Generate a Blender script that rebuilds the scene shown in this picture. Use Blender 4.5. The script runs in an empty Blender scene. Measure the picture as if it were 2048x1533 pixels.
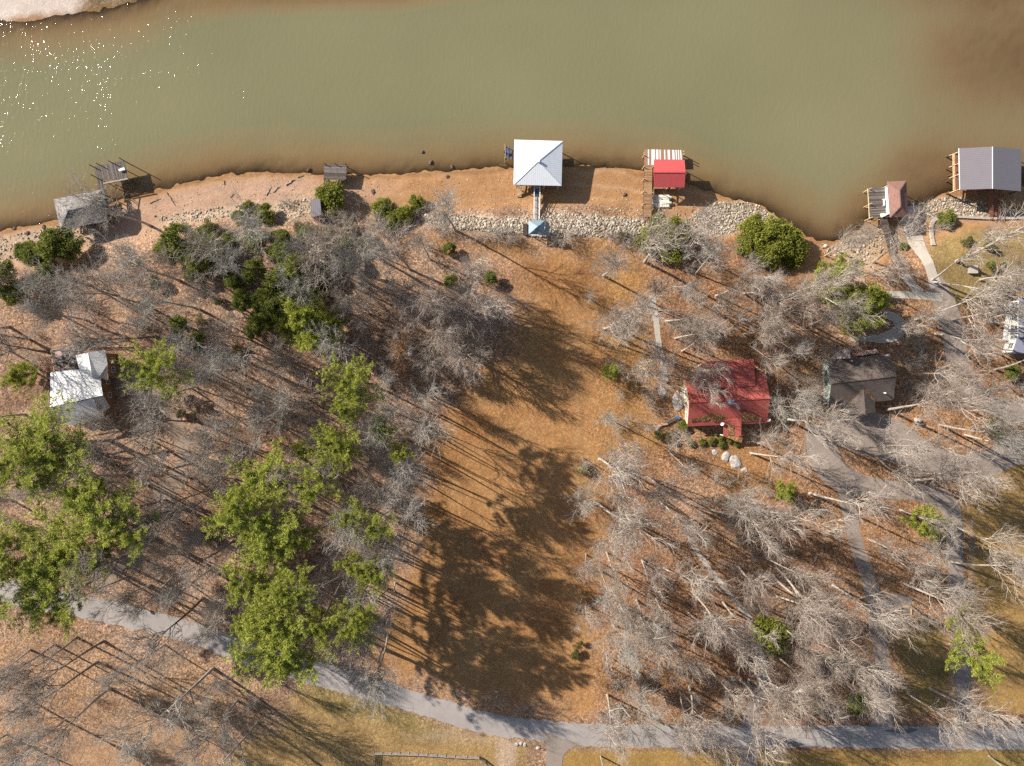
import bpy, bmesh, math, random
import numpy as np
from mathutils import Vector, Matrix
SC = bpy.context.scene
COL = SC.collection
# ------------------------------------------------------------------ camera
CAMH, FPX, CX, CY = 140.0, 1384.0, 1024.0, 766.5      # metres, focal length in photo pixels, nadir pixel
cam_d = bpy.data.cameras.new('camera'); cam = bpy.data.objects.new('camera', cam_d); COL.objects.link(cam)
cam_d.sensor_width = 36.0; cam_d.lens = 36.0 * FPX / 2048.0
cam_d.clip_start = 1.0; cam_d.clip_end = 6000.0
cam.location = (0, 0, CAMH); cam.rotation_euler = (0, 0, 0)
SC.camera = cam
# ------------------------------------------------------------------ light
SUN_EL, SUN_AZ = 30.0, 27.5          # light travels to image right and AZ degrees below it
ce, se = math.cos(math.radians(SUN_EL)), math.sin(math.radians(SUN_EL))
ca, sa = math.cos(math.radians(SUN_AZ)), math.sin(math.radians(SUN_AZ))
trav = Vector((ce*ca, -ce*sa, -se))
sun_d = bpy.data.lights.new('sun', 'SUN'); sun = bpy.data.objects.new('sun', sun_d); COL.objects.link(sun)
sun_d.energy = 5.0; sun_d.angle = math.radians(0.5); sun_d.color = (1.0, 0.94, 0.85)
sun.rotation_euler = trav.to_track_quat('-Z', 'Y').to_euler()
sun.location = (-100, 60, 150)
W = bpy.data.worlds.new('World'); SC.world = W; W.use_nodes = True
wn = W.node_tree.nodes; bg = wn['Background']
sky = wn.new('ShaderNodeTexSky'); sky.sky_type = 'NISHITA'; sky.sun_disc = False
sky.sun_elevation = math.radians(SUN_EL)
tosun = -trav
sky.sun_rotation = math.atan2(tosun.x, tosun.y)
W.node_tree.links.new(sky.outputs[0], bg.inputs[0]); bg.inputs[1].default_value = 0.075
SC.view_settings.view_transform = 'Standard'; SC.view_settings.look = 'None'
SC.view_settings.exposure = 0.74; SC.view_settings.gamma = 1.0
SC.render.engine = 'CYCLES'
try:
    SC.cycles.use_denoising = False
    SC.cycles.max_bounces = 5; SC.cycles.diffuse_bounces = 2; SC.cycles.transparent_max_bounces = 6
    SC.cycles.sample_clamp_indirect = 4.0
except Exception: pass
# ------------------------------------------------------------------ helpers
rng = random.Random(7); nr = np.random.RandomState(11)
def P(px, py, z=0.0):
    k = (CAMH - z) / FPX
    return Vector(((px-CX)*k, -(py-CY)*k, z))
def pxof(x, y, z=0.0):
    k = (CAMH - z) / FPX
    return (x/k + CX, -y/k + CY)
def tag(o, label=None, cat=None, group=None, kind=None):
    if label: o['label'] = label
    if cat: o['category'] = cat
    if group: o['group'] = group
    if kind: o['kind'] = kind
    return o
def thing(name, label, cat, loc, rz=0.0, group=None):
    o = bpy.data.objects.new(name, None); COL.objects.link(o)
    o.empty_display_size = 0.3
    o.location = loc; o.rotation_euler = (0, 0, rz)
    return tag(o, label, cat, group)
class MB:
    def __init__(s): s.v = []; s.f = []; s.uv = []; s.r = []
    def poly(s, pts, uv=None, r=0.0):
        b = len(s.v); s.v += [tuple(p) for p in pts]; s.f.append(tuple(range(b, b+len(pts))))
        s.uv.append(uv or [(0, 0)]*len(pts)); s.r.append(r)
    def hexa(s, lo, hi, r=0.0):          # two quads (ccw seen from above) -> closed box
        n = len(lo)
        s.poly(hi, plane_uv(hi), r); s.poly(lo[::-1], None, r)
        for i in range(n):
            j = (i+1) % n; q = [lo[i], lo[j], hi[j], hi[i]]; s.poly(q, plane_uv(q), r)
    def box(s, c, sx, sy, sz, rz=0.0, r=0.0):   # c is the centre
        cr, sr = math.cos(rz), math.sin(rz); q = []
        for a, b in ((-1,-1),(1,-1),(1,1),(-1,1)):
            x, y = a*sx/2, b*sy/2; q.append((c[0]+x*cr-y*sr, c[1]+x*sr+y*cr))
        s.hexa([Vector((x, y, c[2]-sz/2)) for x, y in q], [Vector((x, y, c[2]+sz/2)) for x, y in q], r)
    def bar(s, a, b, w, h=None, r=0.0):
        a = Vector(a); b = Vector(b); h = h or w; d = (b-a)
        if d.length < 1e-5: return
        d.normalize(); up = Vector((0,0,1)) if abs(d.z) < .95 else Vector((1,0,0))
        u = d.cross(up).normalized()*w/2; v = u.cross(d).normalized()*h/2
        A = [a-u-v, a+u-v, a+u+v, a-u+v]; B = [p+(b-a) for p in A]
        s.poly(A[::-1], None, r); s.poly(B, None, r)
        for i in range(4):
            j = (i+1) % 4; q = [A[i], A[j], B[j], B[i]]; s.poly(q, plane_uv(q), r)
    def cyl(s, a, b, ra, rb=None, n=8, r=0.0, caps=True):
        a = Vector(a); b = Vector(b); rb = ra if rb is None else rb; d = (b-a).normalized()
        up = Vector((0,0,1)) if abs(d.z) < .95 else Vector((1,0,0))
        u = d.cross(up).normalized(); v = u.cross(d).normalized()
        A = [a+(u*math.cos(t)+v*math.sin(t))*ra for t in [2*math.pi*i/n for i in range(n)]]
        B = [b+(u*math.cos(t)+v*math.sin(t))*rb for t in [2*math.pi*i/n for i in range(n)]]
        for i in range(n):
            j = (i+1) % n; s.poly([A[i], A[j], B[j], B[i]][::-1], None, r)
        if caps: s.poly(A, None, r); s.poly(B[::-1], None, r)
    def slab(s, pts, th=0.12, r=0.0):
        lo = [Vector(p)-Vector((0,0,th)) for p in pts]
        s.hexa(lo, [Vector(p) for p in pts], r)
    def build(s, name, mat, parent=None, smooth=False):
        me = bpy.data.meshes.new(name); me.from_pydata(s.v, [], s.f)
        ul = me.uv_layers.new(name='UVMap'); flat = []
        for u in s.uv:
            for q in u: flat += [q[0], q[1]]
        ul.data.foreach_set('uv', flat)
        at = me.attributes.new('rnd', 'FLOAT', 'FACE'); at.data.foreach_set('value', s.r)
        if smooth: me.polygons.foreach_set('use_smooth', [True]*len(me.polygons))
        me.materials.append(mat); me.update()
        o = bpy.data.objects.new(name, me); COL.objects.link(o)
        if parent is not None:
            o.parent = parent
            o.matrix_parent_inverse = (Matrix.Translation(parent.location) @ parent.rotation_euler.to_matrix().to_4x4()).inverted()
        return o
def plane_uv(pts):
    pts = [Vector(p) for p in pts]
    n = Vector((0,0,0))
    for i in range(len(pts)):
        a, b = pts[i], pts[(i+1) % len(pts)]
        n += Vector(((a.y-b.y)*(a.z+b.z), (a.z-b.z)*(a.x+b.x), (a.x-b.x)*(a.y+b.y)))
    if n.length < 1e-9: return [(0,0)]*len(pts)
    n.normalize()
    u = Vector((0,0,1)).cross(n)
    u = u.normalized() if u.length > 0.03 else Vector((1,0,0))
    v = n.cross(u)
    return [(p.dot(u), p.dot(v)) for p in pts]
def link_np(name, verts, faces_flat, nper, mat, rnd=None, parent=None, attrs=None):
    me = bpy.data.meshes.new(name); nv = len(verts); nf = len(faces_flat)//nper
    me.vertices.add(nv); me.vertices.foreach_set('co', np.asarray(verts, np.float32).ravel())
    me.loops.add(nf*nper); me.loops.foreach_set('vertex_index', np.asarray(faces_flat, np.int32))
    me.polygons.add(nf); me.polygons.foreach_set('loop_start', np.arange(0, nf*nper, nper, dtype=np.int32))
    try: me.polygons.foreach_set('loop_total', np.full(nf, nper, np.int32))
    except Exception: pass
    if rnd is not None:
        at = me.attributes.new('rnd', 'FLOAT', 'FACE'); at.data.foreach_set('value', np.asarray(rnd, np.float32))
    for k, (typ, dom, arr) in (attrs or {}).items():
        at = me.attributes.new(k, typ, dom); at.data.foreach_set('color' if typ == 'FLOAT_COLOR' else 'value', np.asarray(arr, np.float32).ravel())
    me.update(calc_edges=True); me.validate(); me.materials.append(mat)
    return me
def mkobj(name, me, parent=None):
    o = bpy.data.objects.new(name, me); COL.objects.link(o)
    if parent is not None: o.parent = parent
    return o
# ------------------------------------------------------------------ materials
def newmat(name):
    m = bpy.data.materials.new(name); m.use_nodes = True; nt = m.node_tree
    return m, nt, nt.nodes['Principled BSDF']
def N(nt, t, **kw):
    n = nt.nodes.new(t)
    for k, v in kw.items(): setattr(n, k, v)
    return n
def noise(nt, scale, detail=4, rough=.55, vec=None):
    n = N(nt, 'ShaderNodeTexNoise'); n.inputs['Scale'].default_value = scale
    n.inputs['Detail'].default_value = detail; n.inputs['Roughness'].default_value = rough
    if vec is not None: nt.links.new(vec, n.inputs['Vector'])
    return n.outputs['Fac']
def rampc(nt, fac, stops):
    r = N(nt, 'ShaderNodeValToRGB'); e = r.color_ramp.elements
    while len(e) < len(stops): e.new(0.5)
    for i, (p, c) in enumerate(stops):
        e[i].position = p; e[i].color = (*c, 1)
    nt.links.new(fac, r.inputs[0]); return r.outputs[0]
def mixc(nt, fac, a, b, mode='MIX'):
    m = N(nt, 'ShaderNodeMix', data_type='RGBA', blend_type=mode)
    for s, v in ((m.inputs[0], fac), (m.inputs[6], a), (m.inputs[7], b)):
        if hasattr(v, 'is_linked'): nt.links.new(v, s)
        elif isinstance(v, (int, float)): s.default_value = v
        else: s.default_value = (*v, 1)
    return m.outputs[2]
def mathn(nt, op, a, b=0.0, clamp=False):
    m = N(nt, 'ShaderNodeMath', operation=op); m.use_clamp = clamp
    for s, v in ((m.inputs[0], a), (m.inputs[1], b)):
        if hasattr(v, 'is_linked'): nt.links.new(v, s)
        else: s.default_value = v
    return m.outputs[0]
def bump(nt, bs, h, strength=.5, dist=.05):
    b = N(nt, 'ShaderNodeBump'); b.inputs['Strength'].default_value = strength; b.inputs['Distance'].default_value = dist
    nt.links.new(h, b.inputs['Height']); nt.links.new(b.outputs[0], bs.inputs['Normal'])
def attr(nt, name):
    a = N(nt, 'ShaderNodeAttribute'); a.attribute_name = name; return a
def tc(nt, which='Object'): return N(nt, 'ShaderNodeTexCoord').outputs[which]
def simple(name, c, rough=.8, var=.25, scale=3.0, metallic=0.0, bmp=.0, spec=.3):
    m, nt, bs = newmat(name); o = tc(nt)
    f = noise(nt, scale, 5, .6, o)
    lo = tuple(x*(1-var) for x in c); hi = tuple(min(1, x*(1+var)) for x in c)
    nt.links.new(rampc(nt, f, [(.3, lo), (.7, hi)]), bs.inputs['Base Color'])
    bs.inputs['Roughness'].default_value = rough; bs.inputs['Metallic'].default_value = metallic
    bs.inputs['Specular IOR Level'].default_value = spec
    if bmp: bump(nt, bs, noise(nt, scale*6, 4, .6, o), bmp, .05)
    return m
def rndmat(name, stops, rough=.85, scale=8.0, var=.3, stretch=None, bmp=.2, trans=0.0):
    m, nt, bs = newmat(name); a = attr(nt, 'rnd'); o = tc(nt)
    c = rampc(nt, a.outputs['Fac'], stops)
    if stretch:
        mp = N(nt, 'ShaderNodeMapping'); mp.inputs['Scale'].default_value = stretch; nt.links.new(o, mp.inputs[0]); o = mp.outputs[0]
    f = noise(nt, scale, 4, .6, o)
    g = rampc(nt, f, [(.3, (1-var,)*3), (.7, (1.0,)*3)])
    nt.links.new(mixc(nt, 1.0, c, g, 'MULTIPLY'), bs.inputs['Base Color'])
    bs.inputs['Roughness'].default_value = rough; bs.inputs['Specular IOR Level'].default_value = .2
    if bmp: bump(nt, bs, f, bmp, .03)
    if trans:
        t = N(nt, 'ShaderNodeBsdfTranslucent'); nt.links.new(c, t.inputs[0])
        mx = N(nt, 'ShaderNodeMixShader'); mx.inputs[0].default_value = trans
        nt.links.new(bs.outputs[0], mx.inputs[1]); nt.links.new(t.outputs[0], mx.inputs[2])
        nt.links.new(mx.outputs[0], nt.nodes['Material Output'].inputs[0])
    return m
def metalroof(name, c, pitch=.4, var=.12, rough=.45, stain=None, ribdark=.25, spec=.4):
    m, nt, bs = newmat(name); uv = tc(nt, 'UV'); o = tc(nt)
    sx = N(nt, 'ShaderNodeSeparateXYZ'); nt.links.new(uv, sx.inputs[0])
    fr = mathn(nt, 'FRACT', mathn(nt, 'DIVIDE', sx.outputs[0], pitch))
    rib = mathn(nt, 'LESS_THAN', mathn(nt, 'ABSOLUTE', mathn(nt, 'SUBTRACT', fr, .5)), .10)
    f = noise(nt, .9, 6, .65, o)
    base = rampc(nt, f, [(.3, tuple(x*(1-var) for x in c)), (.7, tuple(min(1, x*(1+var)) for x in c))])
    if stain:
        g = rampc(nt, noise(nt, .45, 8, .7, o), [(.48, (0,0,0)), (.66, (1,1,1))])
        base = mixc(nt, g, base, stain)
    base = mixc(nt, mathn(nt, 'MULTIPLY', rib, ribdark), base, tuple(x*.45 for x in c))
    nt.links.new(base, bs.inputs['Base Color'])
    bs.inputs['Roughness'].default_value = rough; bs.inputs['Specular IOR Level'].default_value = spec
    h = mathn(nt, 'PINGPONG', mathn(nt, 'DIVIDE', sx.outputs[0], pitch), .5)
    bump(nt, bs, h, .3, .04)
    return m
def shingles(name, c1, c2, c3, patch=None):
    m, nt, bs = newmat(name); uv = tc(nt, 'UV'); o = tc(nt)
    b = N(nt, 'ShaderNodeTexBrick'); b.inputs['Scale'].default_value = 1.0
    b.inputs['Brick Width'].default_value = .45; b.inputs['Row Height'].default_value = .26
    b.inputs['Mortar Size'].default_value = .02; b.inputs['Bias'].default_value = 0.0
    b.inputs['Color1'].default_value = (*c1, 1); b.inputs['Color2'].default_value = (*c2, 1); b.inputs['Mortar'].default_value = (*[x*.4 for x in c1], 1)
    nt.links.new(uv, b.inputs['Vector'])
    g = rampc(nt, noise(nt, .6, 7, .7, o), [(.35, (0,0,0)), (.7, (1,1,1))])
    col = mixc(nt, mathn(nt, 'MULTIPLY', g, .7), b.outputs['Color'], c3)
    nt.links.new(col, bs.inputs['Base Color']); bs.inputs['Roughness'].default_value = .95
    bs.inputs['Specular IOR Level'].default_value = .1
    bump(nt, bs, noise(nt, 7, 4, .7, o), .5, .06)
    return m
M = {}
M['bark_pale'] = simple('bark_pale', (.43,.375,.315), .9, .35, 1.5, bmp=.3)
M['bark_grey'] = simple('bark_grey', (.36,.32,.275), .9, .35, 1.5, bmp=.3)
M['bark_dark'] = simple('bark_dark', (.20,.16,.13), .95, .4, 1.5, bmp=.4)
M['bark_tan'] = simple('bark_tan', (.40,.33,.27), .9, .35, 1.5, bmp=.3)
M['twig_tan'] = simple('twig_tan', (.34,.265,.215), .9, .2, .6)
M['twig_pale'] = simple('twig_pale', (.36,.29,.24), .9, .2, .6)
M['twig_grey'] = simple('twig_grey', (.43,.39,.335), .9, .2, .6)
M['twig_brown'] = simple('twig_brown', (.45,.385,.33), .9, .2, .6)
M['needles'] = rndmat('pine_needles', [(0, (.20,.23,.035)), (.5, (.40,.43,.065)), (1, (.60,.60,.14))], .7, 1.2, .35, bmp=0, trans=.25)
M['cedar'] = rndmat('cedar_leaves', [(0, (.12,.14,.03)), (.5, (.235,.255,.05)), (1, (.37,.385,.09))], .7, 1.2, .35, bmp=0, trans=.2)
M['bush'] = rndmat('bush_leaves', [(0, (.13,.14,.02)), (.5, (.26,.27,.04)), (1, (.42,.42,.07))], .6, 1.2, .3, bmp=0, trans=.2)
M['drygreen'] = rndmat('faded_leaves', [(0, (.10,.10,.03)), (.5, (.19,.18,.06)), (1, (.30,.26,.10))], .7, 1.2, .3, bmp=0, trans=.2)
M['orange'] = rndmat('dead_leaves', [(0, (.20,.09,.03)), (.5, (.38,.18,.06)), (1, (.52,.28,.11))], .8, 1.2, .3, bmp=0, trans=.2)
M['litter'] = rndmat('roof_litter', [(0, (.20,.11,.05)), (.5, (.36,.20,.09)), (1, (.52,.31,.14))], .95, 1.2, .3, bmp=0)
M['rock'] = rndmat('pale_rock', [(0, (.15,.11,.075)), (.35, (.35,.28,.205)), (.75, (.50,.425,.33)), (1, (.66,.59,.49))], .95, 5, .3)
M['darkrock'] = simple('dark_rock', (.12,.09,.07), .9, .4, 3, bmp=.5)
M['wood_grey'] = rndmat('weathered_boards', [(0, (.09,.07,.06)), (.5, (.155,.125,.11)), (1, (.27,.235,.21))], .9, 3, .4, (1,1,1))
M['wood_brown'] = rndmat('brown_boards', [(0, (.24,.135,.07)), (.5, (.36,.21,.11)), (1, (.46,.29,.16))], .85, 3, .3)
M['wood_redbrown'] = rndmat('redbrown_boards', [(0, (.24,.10,.055)), (.5, (.32,.14,.08)), (1, (.38,.18,.11))], .8, 3, .25)
M['stripe'] = rndmat('striped_boards', [(0, (.36,.20,.13)), (.49, (.42,.25,.17)), (.51, (.80,.77,.74)), (1, (.88,.86,.84))], .8, 3, .15)
M['timber'] = simple('pale_timber', (.58,.43,.25), .85, .2, 2)
M['timber_dark'] = simple('dark_timber', (.10,.065,.045), .9, .3, 2)
M['timber_weathered'] = simple('weathered_timber', (.34,.29,.25), .9, .3, 2)
M['white'] = simple('white_paint', (.80,.80,.79), .6, .08, 2)
M['cream'] = simple('cream_siding', (.66,.55,.40), .8, .12, 2)
M['tan'] = simple('tan_siding', (.45,.34,.22), .8, .15, 2)
M['mint'] = simple('pale_green_siding', (.47,.56,.47), .8, .14, 2.5)
M['greywall'] = simple('grey_siding', (.30,.30,.31), .8, .1, 2)
M['greybeige'] = simple('beige_siding', (.62,.57,.48), .8, .1, 2)
M['brownwall'] = simple('brown_siding', (.25,.13,.07), .8, .2, 2)
M['glass'] = simple('window_glass', (.06,.07,.09), .12, .1, 1, spec=.6)
M['roof_white'] = metalroof('white_metal_roof', (.78,.80,.82), .42, .05, .42, ribdark=.30)
M['roof_house_white'] = metalroof('worn_white_metal_roof', (.76,.75,.73), .5, .07, .5, stain=(.60,.57,.53), ribdark=.15)
M['roof_red'] = metalroof('faded_red_metal_roof', (.47,.105,.08), .34, .25, .65, stain=(.33,.085,.07), ribdark=.35)
M['roof_red2'] = metalroof('bright_red_metal_roof', (.55,.085,.085), .30, .08, .5, stain=(.48,.10,.09), ribdark=.3)
M['roof_grey'] = metalroof('grey_metal_roof', (.19,.17,.185), .38, .04, .5, ribdark=.35)
M['roof_house_shaded'] = metalroof('shaded_white_metal_roof', (.50,.49,.52), .4, .12, .5, stain=(.36,.33,.33), ribdark=.35)  # white house roof in shade: slopes facing away from the sun painted greyer
M['roof_blue'] = metalroof('blue_grey_metal_roof', (.22,.30,.34), .3, .08, .45, ribdark=.3)
M['roof_dark'] = metalroof('dark_metal_roof', (.22,.22,.29), .4, .08, .5)
M['shingle_brown'] = shingles('brown_shingles', (.125,.098,.085), (.165,.128,.108), (.20,.158,.132))
M['shingle_grey'] = shingles('mottled_grey_shingles', (.09,.08,.082), (.46,.42,.385), (.29,.255,.235))
M['shingle_reddish'] = shingles('reddish_shingles', (.23,.125,.10), (.29,.165,.135), (.31,.18,.145))
M['metalgrey'] = simple('grey_metal', (.5,.5,.52), .4, .1, 2, metallic=.6)
M['blue'] = simple('blue_plastic', (.03,.14,.45), .4, .1, 2)
M['bluemat'] = simple('blue_mat', (.02,.10,.22), .6, .2, 3)
M['plasticcream'] = simple('cream_plastic', (.74,.72,.60), .5, .06, 2)
M['terracotta'] = simple('salmon_table_top', (.50,.30,.25), .7, .15, 3)
M['stone'] = simple('field_stone', (.40,.36,.32), .95, .5, 2.5, bmp=.6)
M['black'] = simple('dark_netting', (.02,.02,.025), .8, .2, 3)
M['brick'] = simple('stone_masonry', (.32,.26,.25), .9, .35, 3, bmp=.6)
M['rosestone'] = simple('rosy_stone', (.58,.38,.31), .9, .3, 3, bmp=.6)

# ground materials
def asphalt(name, c, stain, cover=.5, lf=.60):
    m, nt, bs = newmat(name); o = tc(nt)
    a = rampc(nt, noise(nt, 9, 6, .75, o), [(.3, tuple(x*.82 for x in c)), (.7, tuple(x*1.15 for x in c))])
    g = rampc(nt, noise(nt, .12, 7, .65, o), [(.42, (0,0,0)), (.62, (1,1,1))])
    col = mixc(nt, mathn(nt, 'MULTIPLY', g, cover), a, stain)
    v = N(nt, 'ShaderNodeTexVoronoi', feature='DISTANCE_TO_EDGE'); v.inputs['Scale'].default_value = .22
    nv = N(nt, 'ShaderNodeTexNoise'); nv.inputs['Scale'].default_value = .8; nv.inputs['Detail'].default_value = 4
    nt.links.new(o, nv.inputs['Vector'])
    nt.links.new(mixc(nt, .35, o, nv.outputs['Color'], 'LINEAR_LIGHT'), v.inputs['Vector'])
    crack = mathn(nt, 'MULTIPLY', mathn(nt, 'LESS_THAN', v.outputs['Distance'], .005), .3)
    col = mixc(nt, crack, col, tuple(x*.35 for x in c))
    leaves = rampc(nt, noise(nt, 2.6, 6, .8, o), [(lf, (0,0,0)), (lf+.08, (1,1,1))])
    col = mixc(nt, mathn(nt, 'MULTIPLY', leaves, .6), col, (.30,.17,.09))
    nt.links.new(col, bs.inputs['Base Color']); bs.inputs['Roughness'].default_value = .95
    bs.inputs['Specular IOR Level'].default_value = .15
    bump(nt, bs, noise(nt, 14, 4, .7, o), .3, .03)
    return m
M['road'] = asphalt('road_asphalt', (.37,.325,.295), (.28,.245,.22))
M['drive'] = asphalt('driveway_asphalt', (.30,.255,.22), (.22,.18,.15), .5, .50)
M['leafydrive'] = asphalt('leafy_driveway', (.34,.28,.23), (.24,.19,.155), .5, .43)
M['concrete'] = asphalt('concrete', (.48,.42,.35), (.38,.32,.26), .4)
M['darkdrive'] = asphalt('dark_driveway_asphalt', (.16,.145,.14), (.12,.11,.11), .4)

def ground_mat():
    m, nt, bs = newmat('ground_cover'); o = tc(nt)
    zc = attr(nt, 'zone_col').outputs['Color']; zv = attr(nt, 'zone_var').outputs['Fac']
    # leaf-litter grain: cells of single leaves and drifts, three sizes
    vo = N(nt, 'ShaderNodeTexVoronoi'); vo.inputs['Scale'].default_value = 4.2; nt.links.new(o, vo.inputs['Vector'])
    sep = N(nt, 'ShaderNodeSeparateColor'); nt.links.new(vo.outputs['Color'], sep.inputs[0])
    cell = rampc(nt, sep.outputs[0], [(0, (.42,.34,.30)), (.35, (.80,.76,.72)), (.7, (1.15,1.12,1.1)), (1, (1.75,1.7,1.65))])
    n1 = noise(nt, 1.3, 7, .75, o)
    d1 = rampc(nt, n1, [(.30, (.42,.36,.33)), (.5, (.95,.93,.92)), (.72, (1.5,1.52,1.55))])
    n2 = noise(nt, .16, 6, .62, o)
    d2 = rampc(nt, n2, [(.32, (.62,.60,.60)), (.5, (1,1,1)), (.7, (1.25,1.22,1.18))])
    k = mixc(nt, 1.0, mixc(nt, 1.0, cell, d1, 'MULTIPLY'), d2, 'MULTIPLY')
    leafy = mixc(nt, 1.0, zc, k, 'MULTIPLY')
    hue = rampc(nt, noise(nt, .5, 5, .7, o), [(.40, (0,0,0)), (.62, (1,1,1))])
    leafy = mixc(nt, mathn(nt, 'MULTIPLY', hue, .35), leafy, mixc(nt, 1.0, leafy, (1.25,1.0,.75), 'MULTIPLY'))
    fine = rampc(nt, noise(nt, 2.6, 8, .72, o), [(.3, (.80,.78,.76)), (.7, (1.18,1.2,1.22))])
    smooth = mixc(nt, 1.0, mixc(nt, 1.0, zc, fine, 'MULTIPLY'), rampc(nt, n2, [(.3, (.88,.86,.84)), (.7, (1.1,1.1,1.1))]), 'MULTIPLY')
    col = mixc(nt, zv, smooth, leafy)
    nt.links.new(col, bs.inputs['Base Color']); bs.inputs['Roughness'].default_value = 1.0
    bs.inputs['Specular IOR Level'].default_value = .05
    hh = mathn(nt, 'ADD', n1, mathn(nt, 'MULTIPLY', noise(nt, 6, 4, .7, o), .6))
    hh = mathn(nt, 'MULTIPLY', hh, mathn(nt, 'ADD', mathn(nt, 'MULTIPLY', zv, .85), .15))
    bump(nt, bs, hh, .9, .36)
    return m
M['ground'] = ground_mat()
def water_mat():
    m, nt, bs = newmat('lake_water'); o = tc(nt)
    dep = attr(nt, 'depth').outputs['Fac']
    mp = N(nt, 'ShaderNodeMapping'); mp.inputs['Scale'].default_value = (1.0,.45,1); mp.inputs['Rotation'].default_value = (0,0,math.radians(8))
    nt.links.new(o, mp.inputs[0])
    h = mathn(nt, 'ADD', noise(nt, 1.3, 3, .55, mp.outputs[0]), mathn(nt, 'MULTIPLY', noise(nt, 5.0, 1, .5, mp.outputs[0]), .22))
    col = rampc(nt, noise(nt, .03, 4, .5, o), [(.3, (.182,.168,.090)), (.7, (.212,.192,.104))])
    nz = mathn(nt, 'MULTIPLY', mathn(nt, 'SUBTRACT', noise(nt, .08, 5, .6, o), .5), .25)
    silt = rampc(nt, mathn(nt, 'ADD', dep, nz), [(.0, (0,0,0)), (.10, (.15,)*3), (.30, (.75,)*3), (.55, (1,1,1))])
    silt_f = N(nt, 'ShaderNodeRGBToBW'); nt.links.new(silt, silt_f.inputs[0]); silt_f = silt_f.outputs[0]
    col = mixc(nt, silt, mixc(nt, rampc(nt, noise(nt, .05, 4, .6, o), [(.35, (0,0,0)), (.65, (1,1,1))]), (.35,.21,.092), (.375,.235,.11)), col)
    tn = attr(nt, 'tannin').outputs['Fac']; col = mixc(nt, mathn(nt, 'MULTIPLY', tn, mathn(nt, 'SUBTRACT', 1.15, silt_f, True)), col, (.205,.125,.062))
    df = N(nt, 'ShaderNodeBsdfDiffuse'); nt.links.new(col, df.inputs[0])
    b2 = N(nt, 'ShaderNodeBump'); b2.inputs['Strength'].default_value = 1.0; b2.inputs['Distance'].default_value = .030; nt.links.new(h, b2.inputs['Height']); nt.links.new(b2.outputs[0], df.inputs['Normal'])
    h = mathn(nt, 'MULTIPLY', h, rampc(nt, noise(nt, .10, 5, .65, o), [(.35, (.55,)*3), (.68, (1.35,)*3)]))
    bp = N(nt, 'ShaderNodeBump'); bp.inputs['Strength'].default_value = 1.0; bp.inputs['Distance'].default_value = .130
    nt.links.new(h, bp.inputs['Height']); nt.links.new(bp.outputs[0], bs.inputs['Normal'])
    tr = N(nt, 'ShaderNodeBsdfTransparent'); tr.inputs[0].default_value = (1,.94,.82,1)
    gl = N(nt, 'ShaderNodeBsdfGlossy'); gl.inputs['Roughness'].default_value = .045; nt.links.new(bp.outputs[0], gl.inputs['Normal'])
    fr = N(nt, 'ShaderNodeFresnel'); fr.inputs['IOR'].default_value = 1.33
    clear = N(nt, 'ShaderNodeMixShader'); nt.links.new(fr.outputs[0], clear.inputs[0])
    nt.links.new(tr.outputs[0], clear.inputs[1]); nt.links.new(gl.outputs[0], clear.inputs[2])
    murk = N(nt, 'ShaderNodeMixShader'); nt.links.new(fr.outputs[0], murk.inputs[0]); nt.links.new(df.outputs[0], murk.inputs[1]); nt.links.new(gl.outputs[0], murk.inputs[2])
    al = mathn(nt, 'SUBTRACT', 1.0, mathn(nt, 'POWER', 2.718, mathn(nt, 'MULTIPLY', dep, -6.0)), True)
    mx = N(nt, 'ShaderNodeMixShader'); nt.links.new(al, mx.inputs[0])
    nt.links.new(clear.outputs[0], mx.inputs[1]); nt.links.new(murk.outputs[0], mx.inputs[2])
    nt.links.new(mx.outputs[0], nt.nodes['Material Output'].inputs[0])
    return m
M['water'] = water_mat()
# ------------------------------------------------------------------ terrain
WZ = -3.0
WL = [(-900,520),(-200,478),(0,462),(60,452),(110,443),(170,425),(230,405),(304,384),(356,370),(410,359),(466,349),(520,345),(559,346),(640,351),(733,353),(790,350),(842,346),
      (920,342),(1007,338),(1100,334),(1185,332),(1240,336),(1290,346),(1335,356),(1385,372),(1430,388),(1460,398),(1487,403),(1529,419),(1567,441),(1600,462),(1635,482),(1668,484),(1700,470),(1735,444),
      (1775,426),(1815,412),(1854,404),(1880,392),(1899,384),(1990,374),(2060,376),(2300,372),(2900,390)]
WL2 = [(-900,90),(-200,60),(0,43),(60,39),(110,32),(170,24),(235,12),(290,-4),(380,-60),(480,-200),(500,-400),(-900,-400)]
def toxy(pts, z=0.0): return np.array([P(x, y, z)[:2] for x, y in pts])
def seg_dist(X, Y, pl, closed=False):
    d = np.full(X.shape, 1e9); n = len(pl)
    for i in range(n if closed else n-1):
        a = pl[i]; b = pl[(i+1) % n]; ab = b-a; L = (ab**2).sum()+1e-12
        t = np.clip(((X-a[0])*ab[0]+(Y-a[1])*ab[1])/L, 0, 1)
        d = np.minimum(d, np.hypot(X-a[0]-t*ab[0], Y-a[1]-t*ab[1]))
    return d
def inpoly(X, Y, pl):
    ins = np.zeros(X.shape, bool); n = len(pl)
    for i in range(n):
        x1, y1 = pl[i]; x2, y2 = pl[(i+1) % n]
        if y1 == y2: continue
        c = ((y1 > Y) != (y2 > Y)) & (X < (x2-x1)*(Y-y1)/(y2-y1)+x1); ins ^= c
    return ins
def sdist(X, Y, pl):
    d = seg_dist(X, Y, pl, True); return np.where(inpoly(X, Y, pl), d, -d)
_g = np.random.RandomState(3).rand(256, 256)
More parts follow.
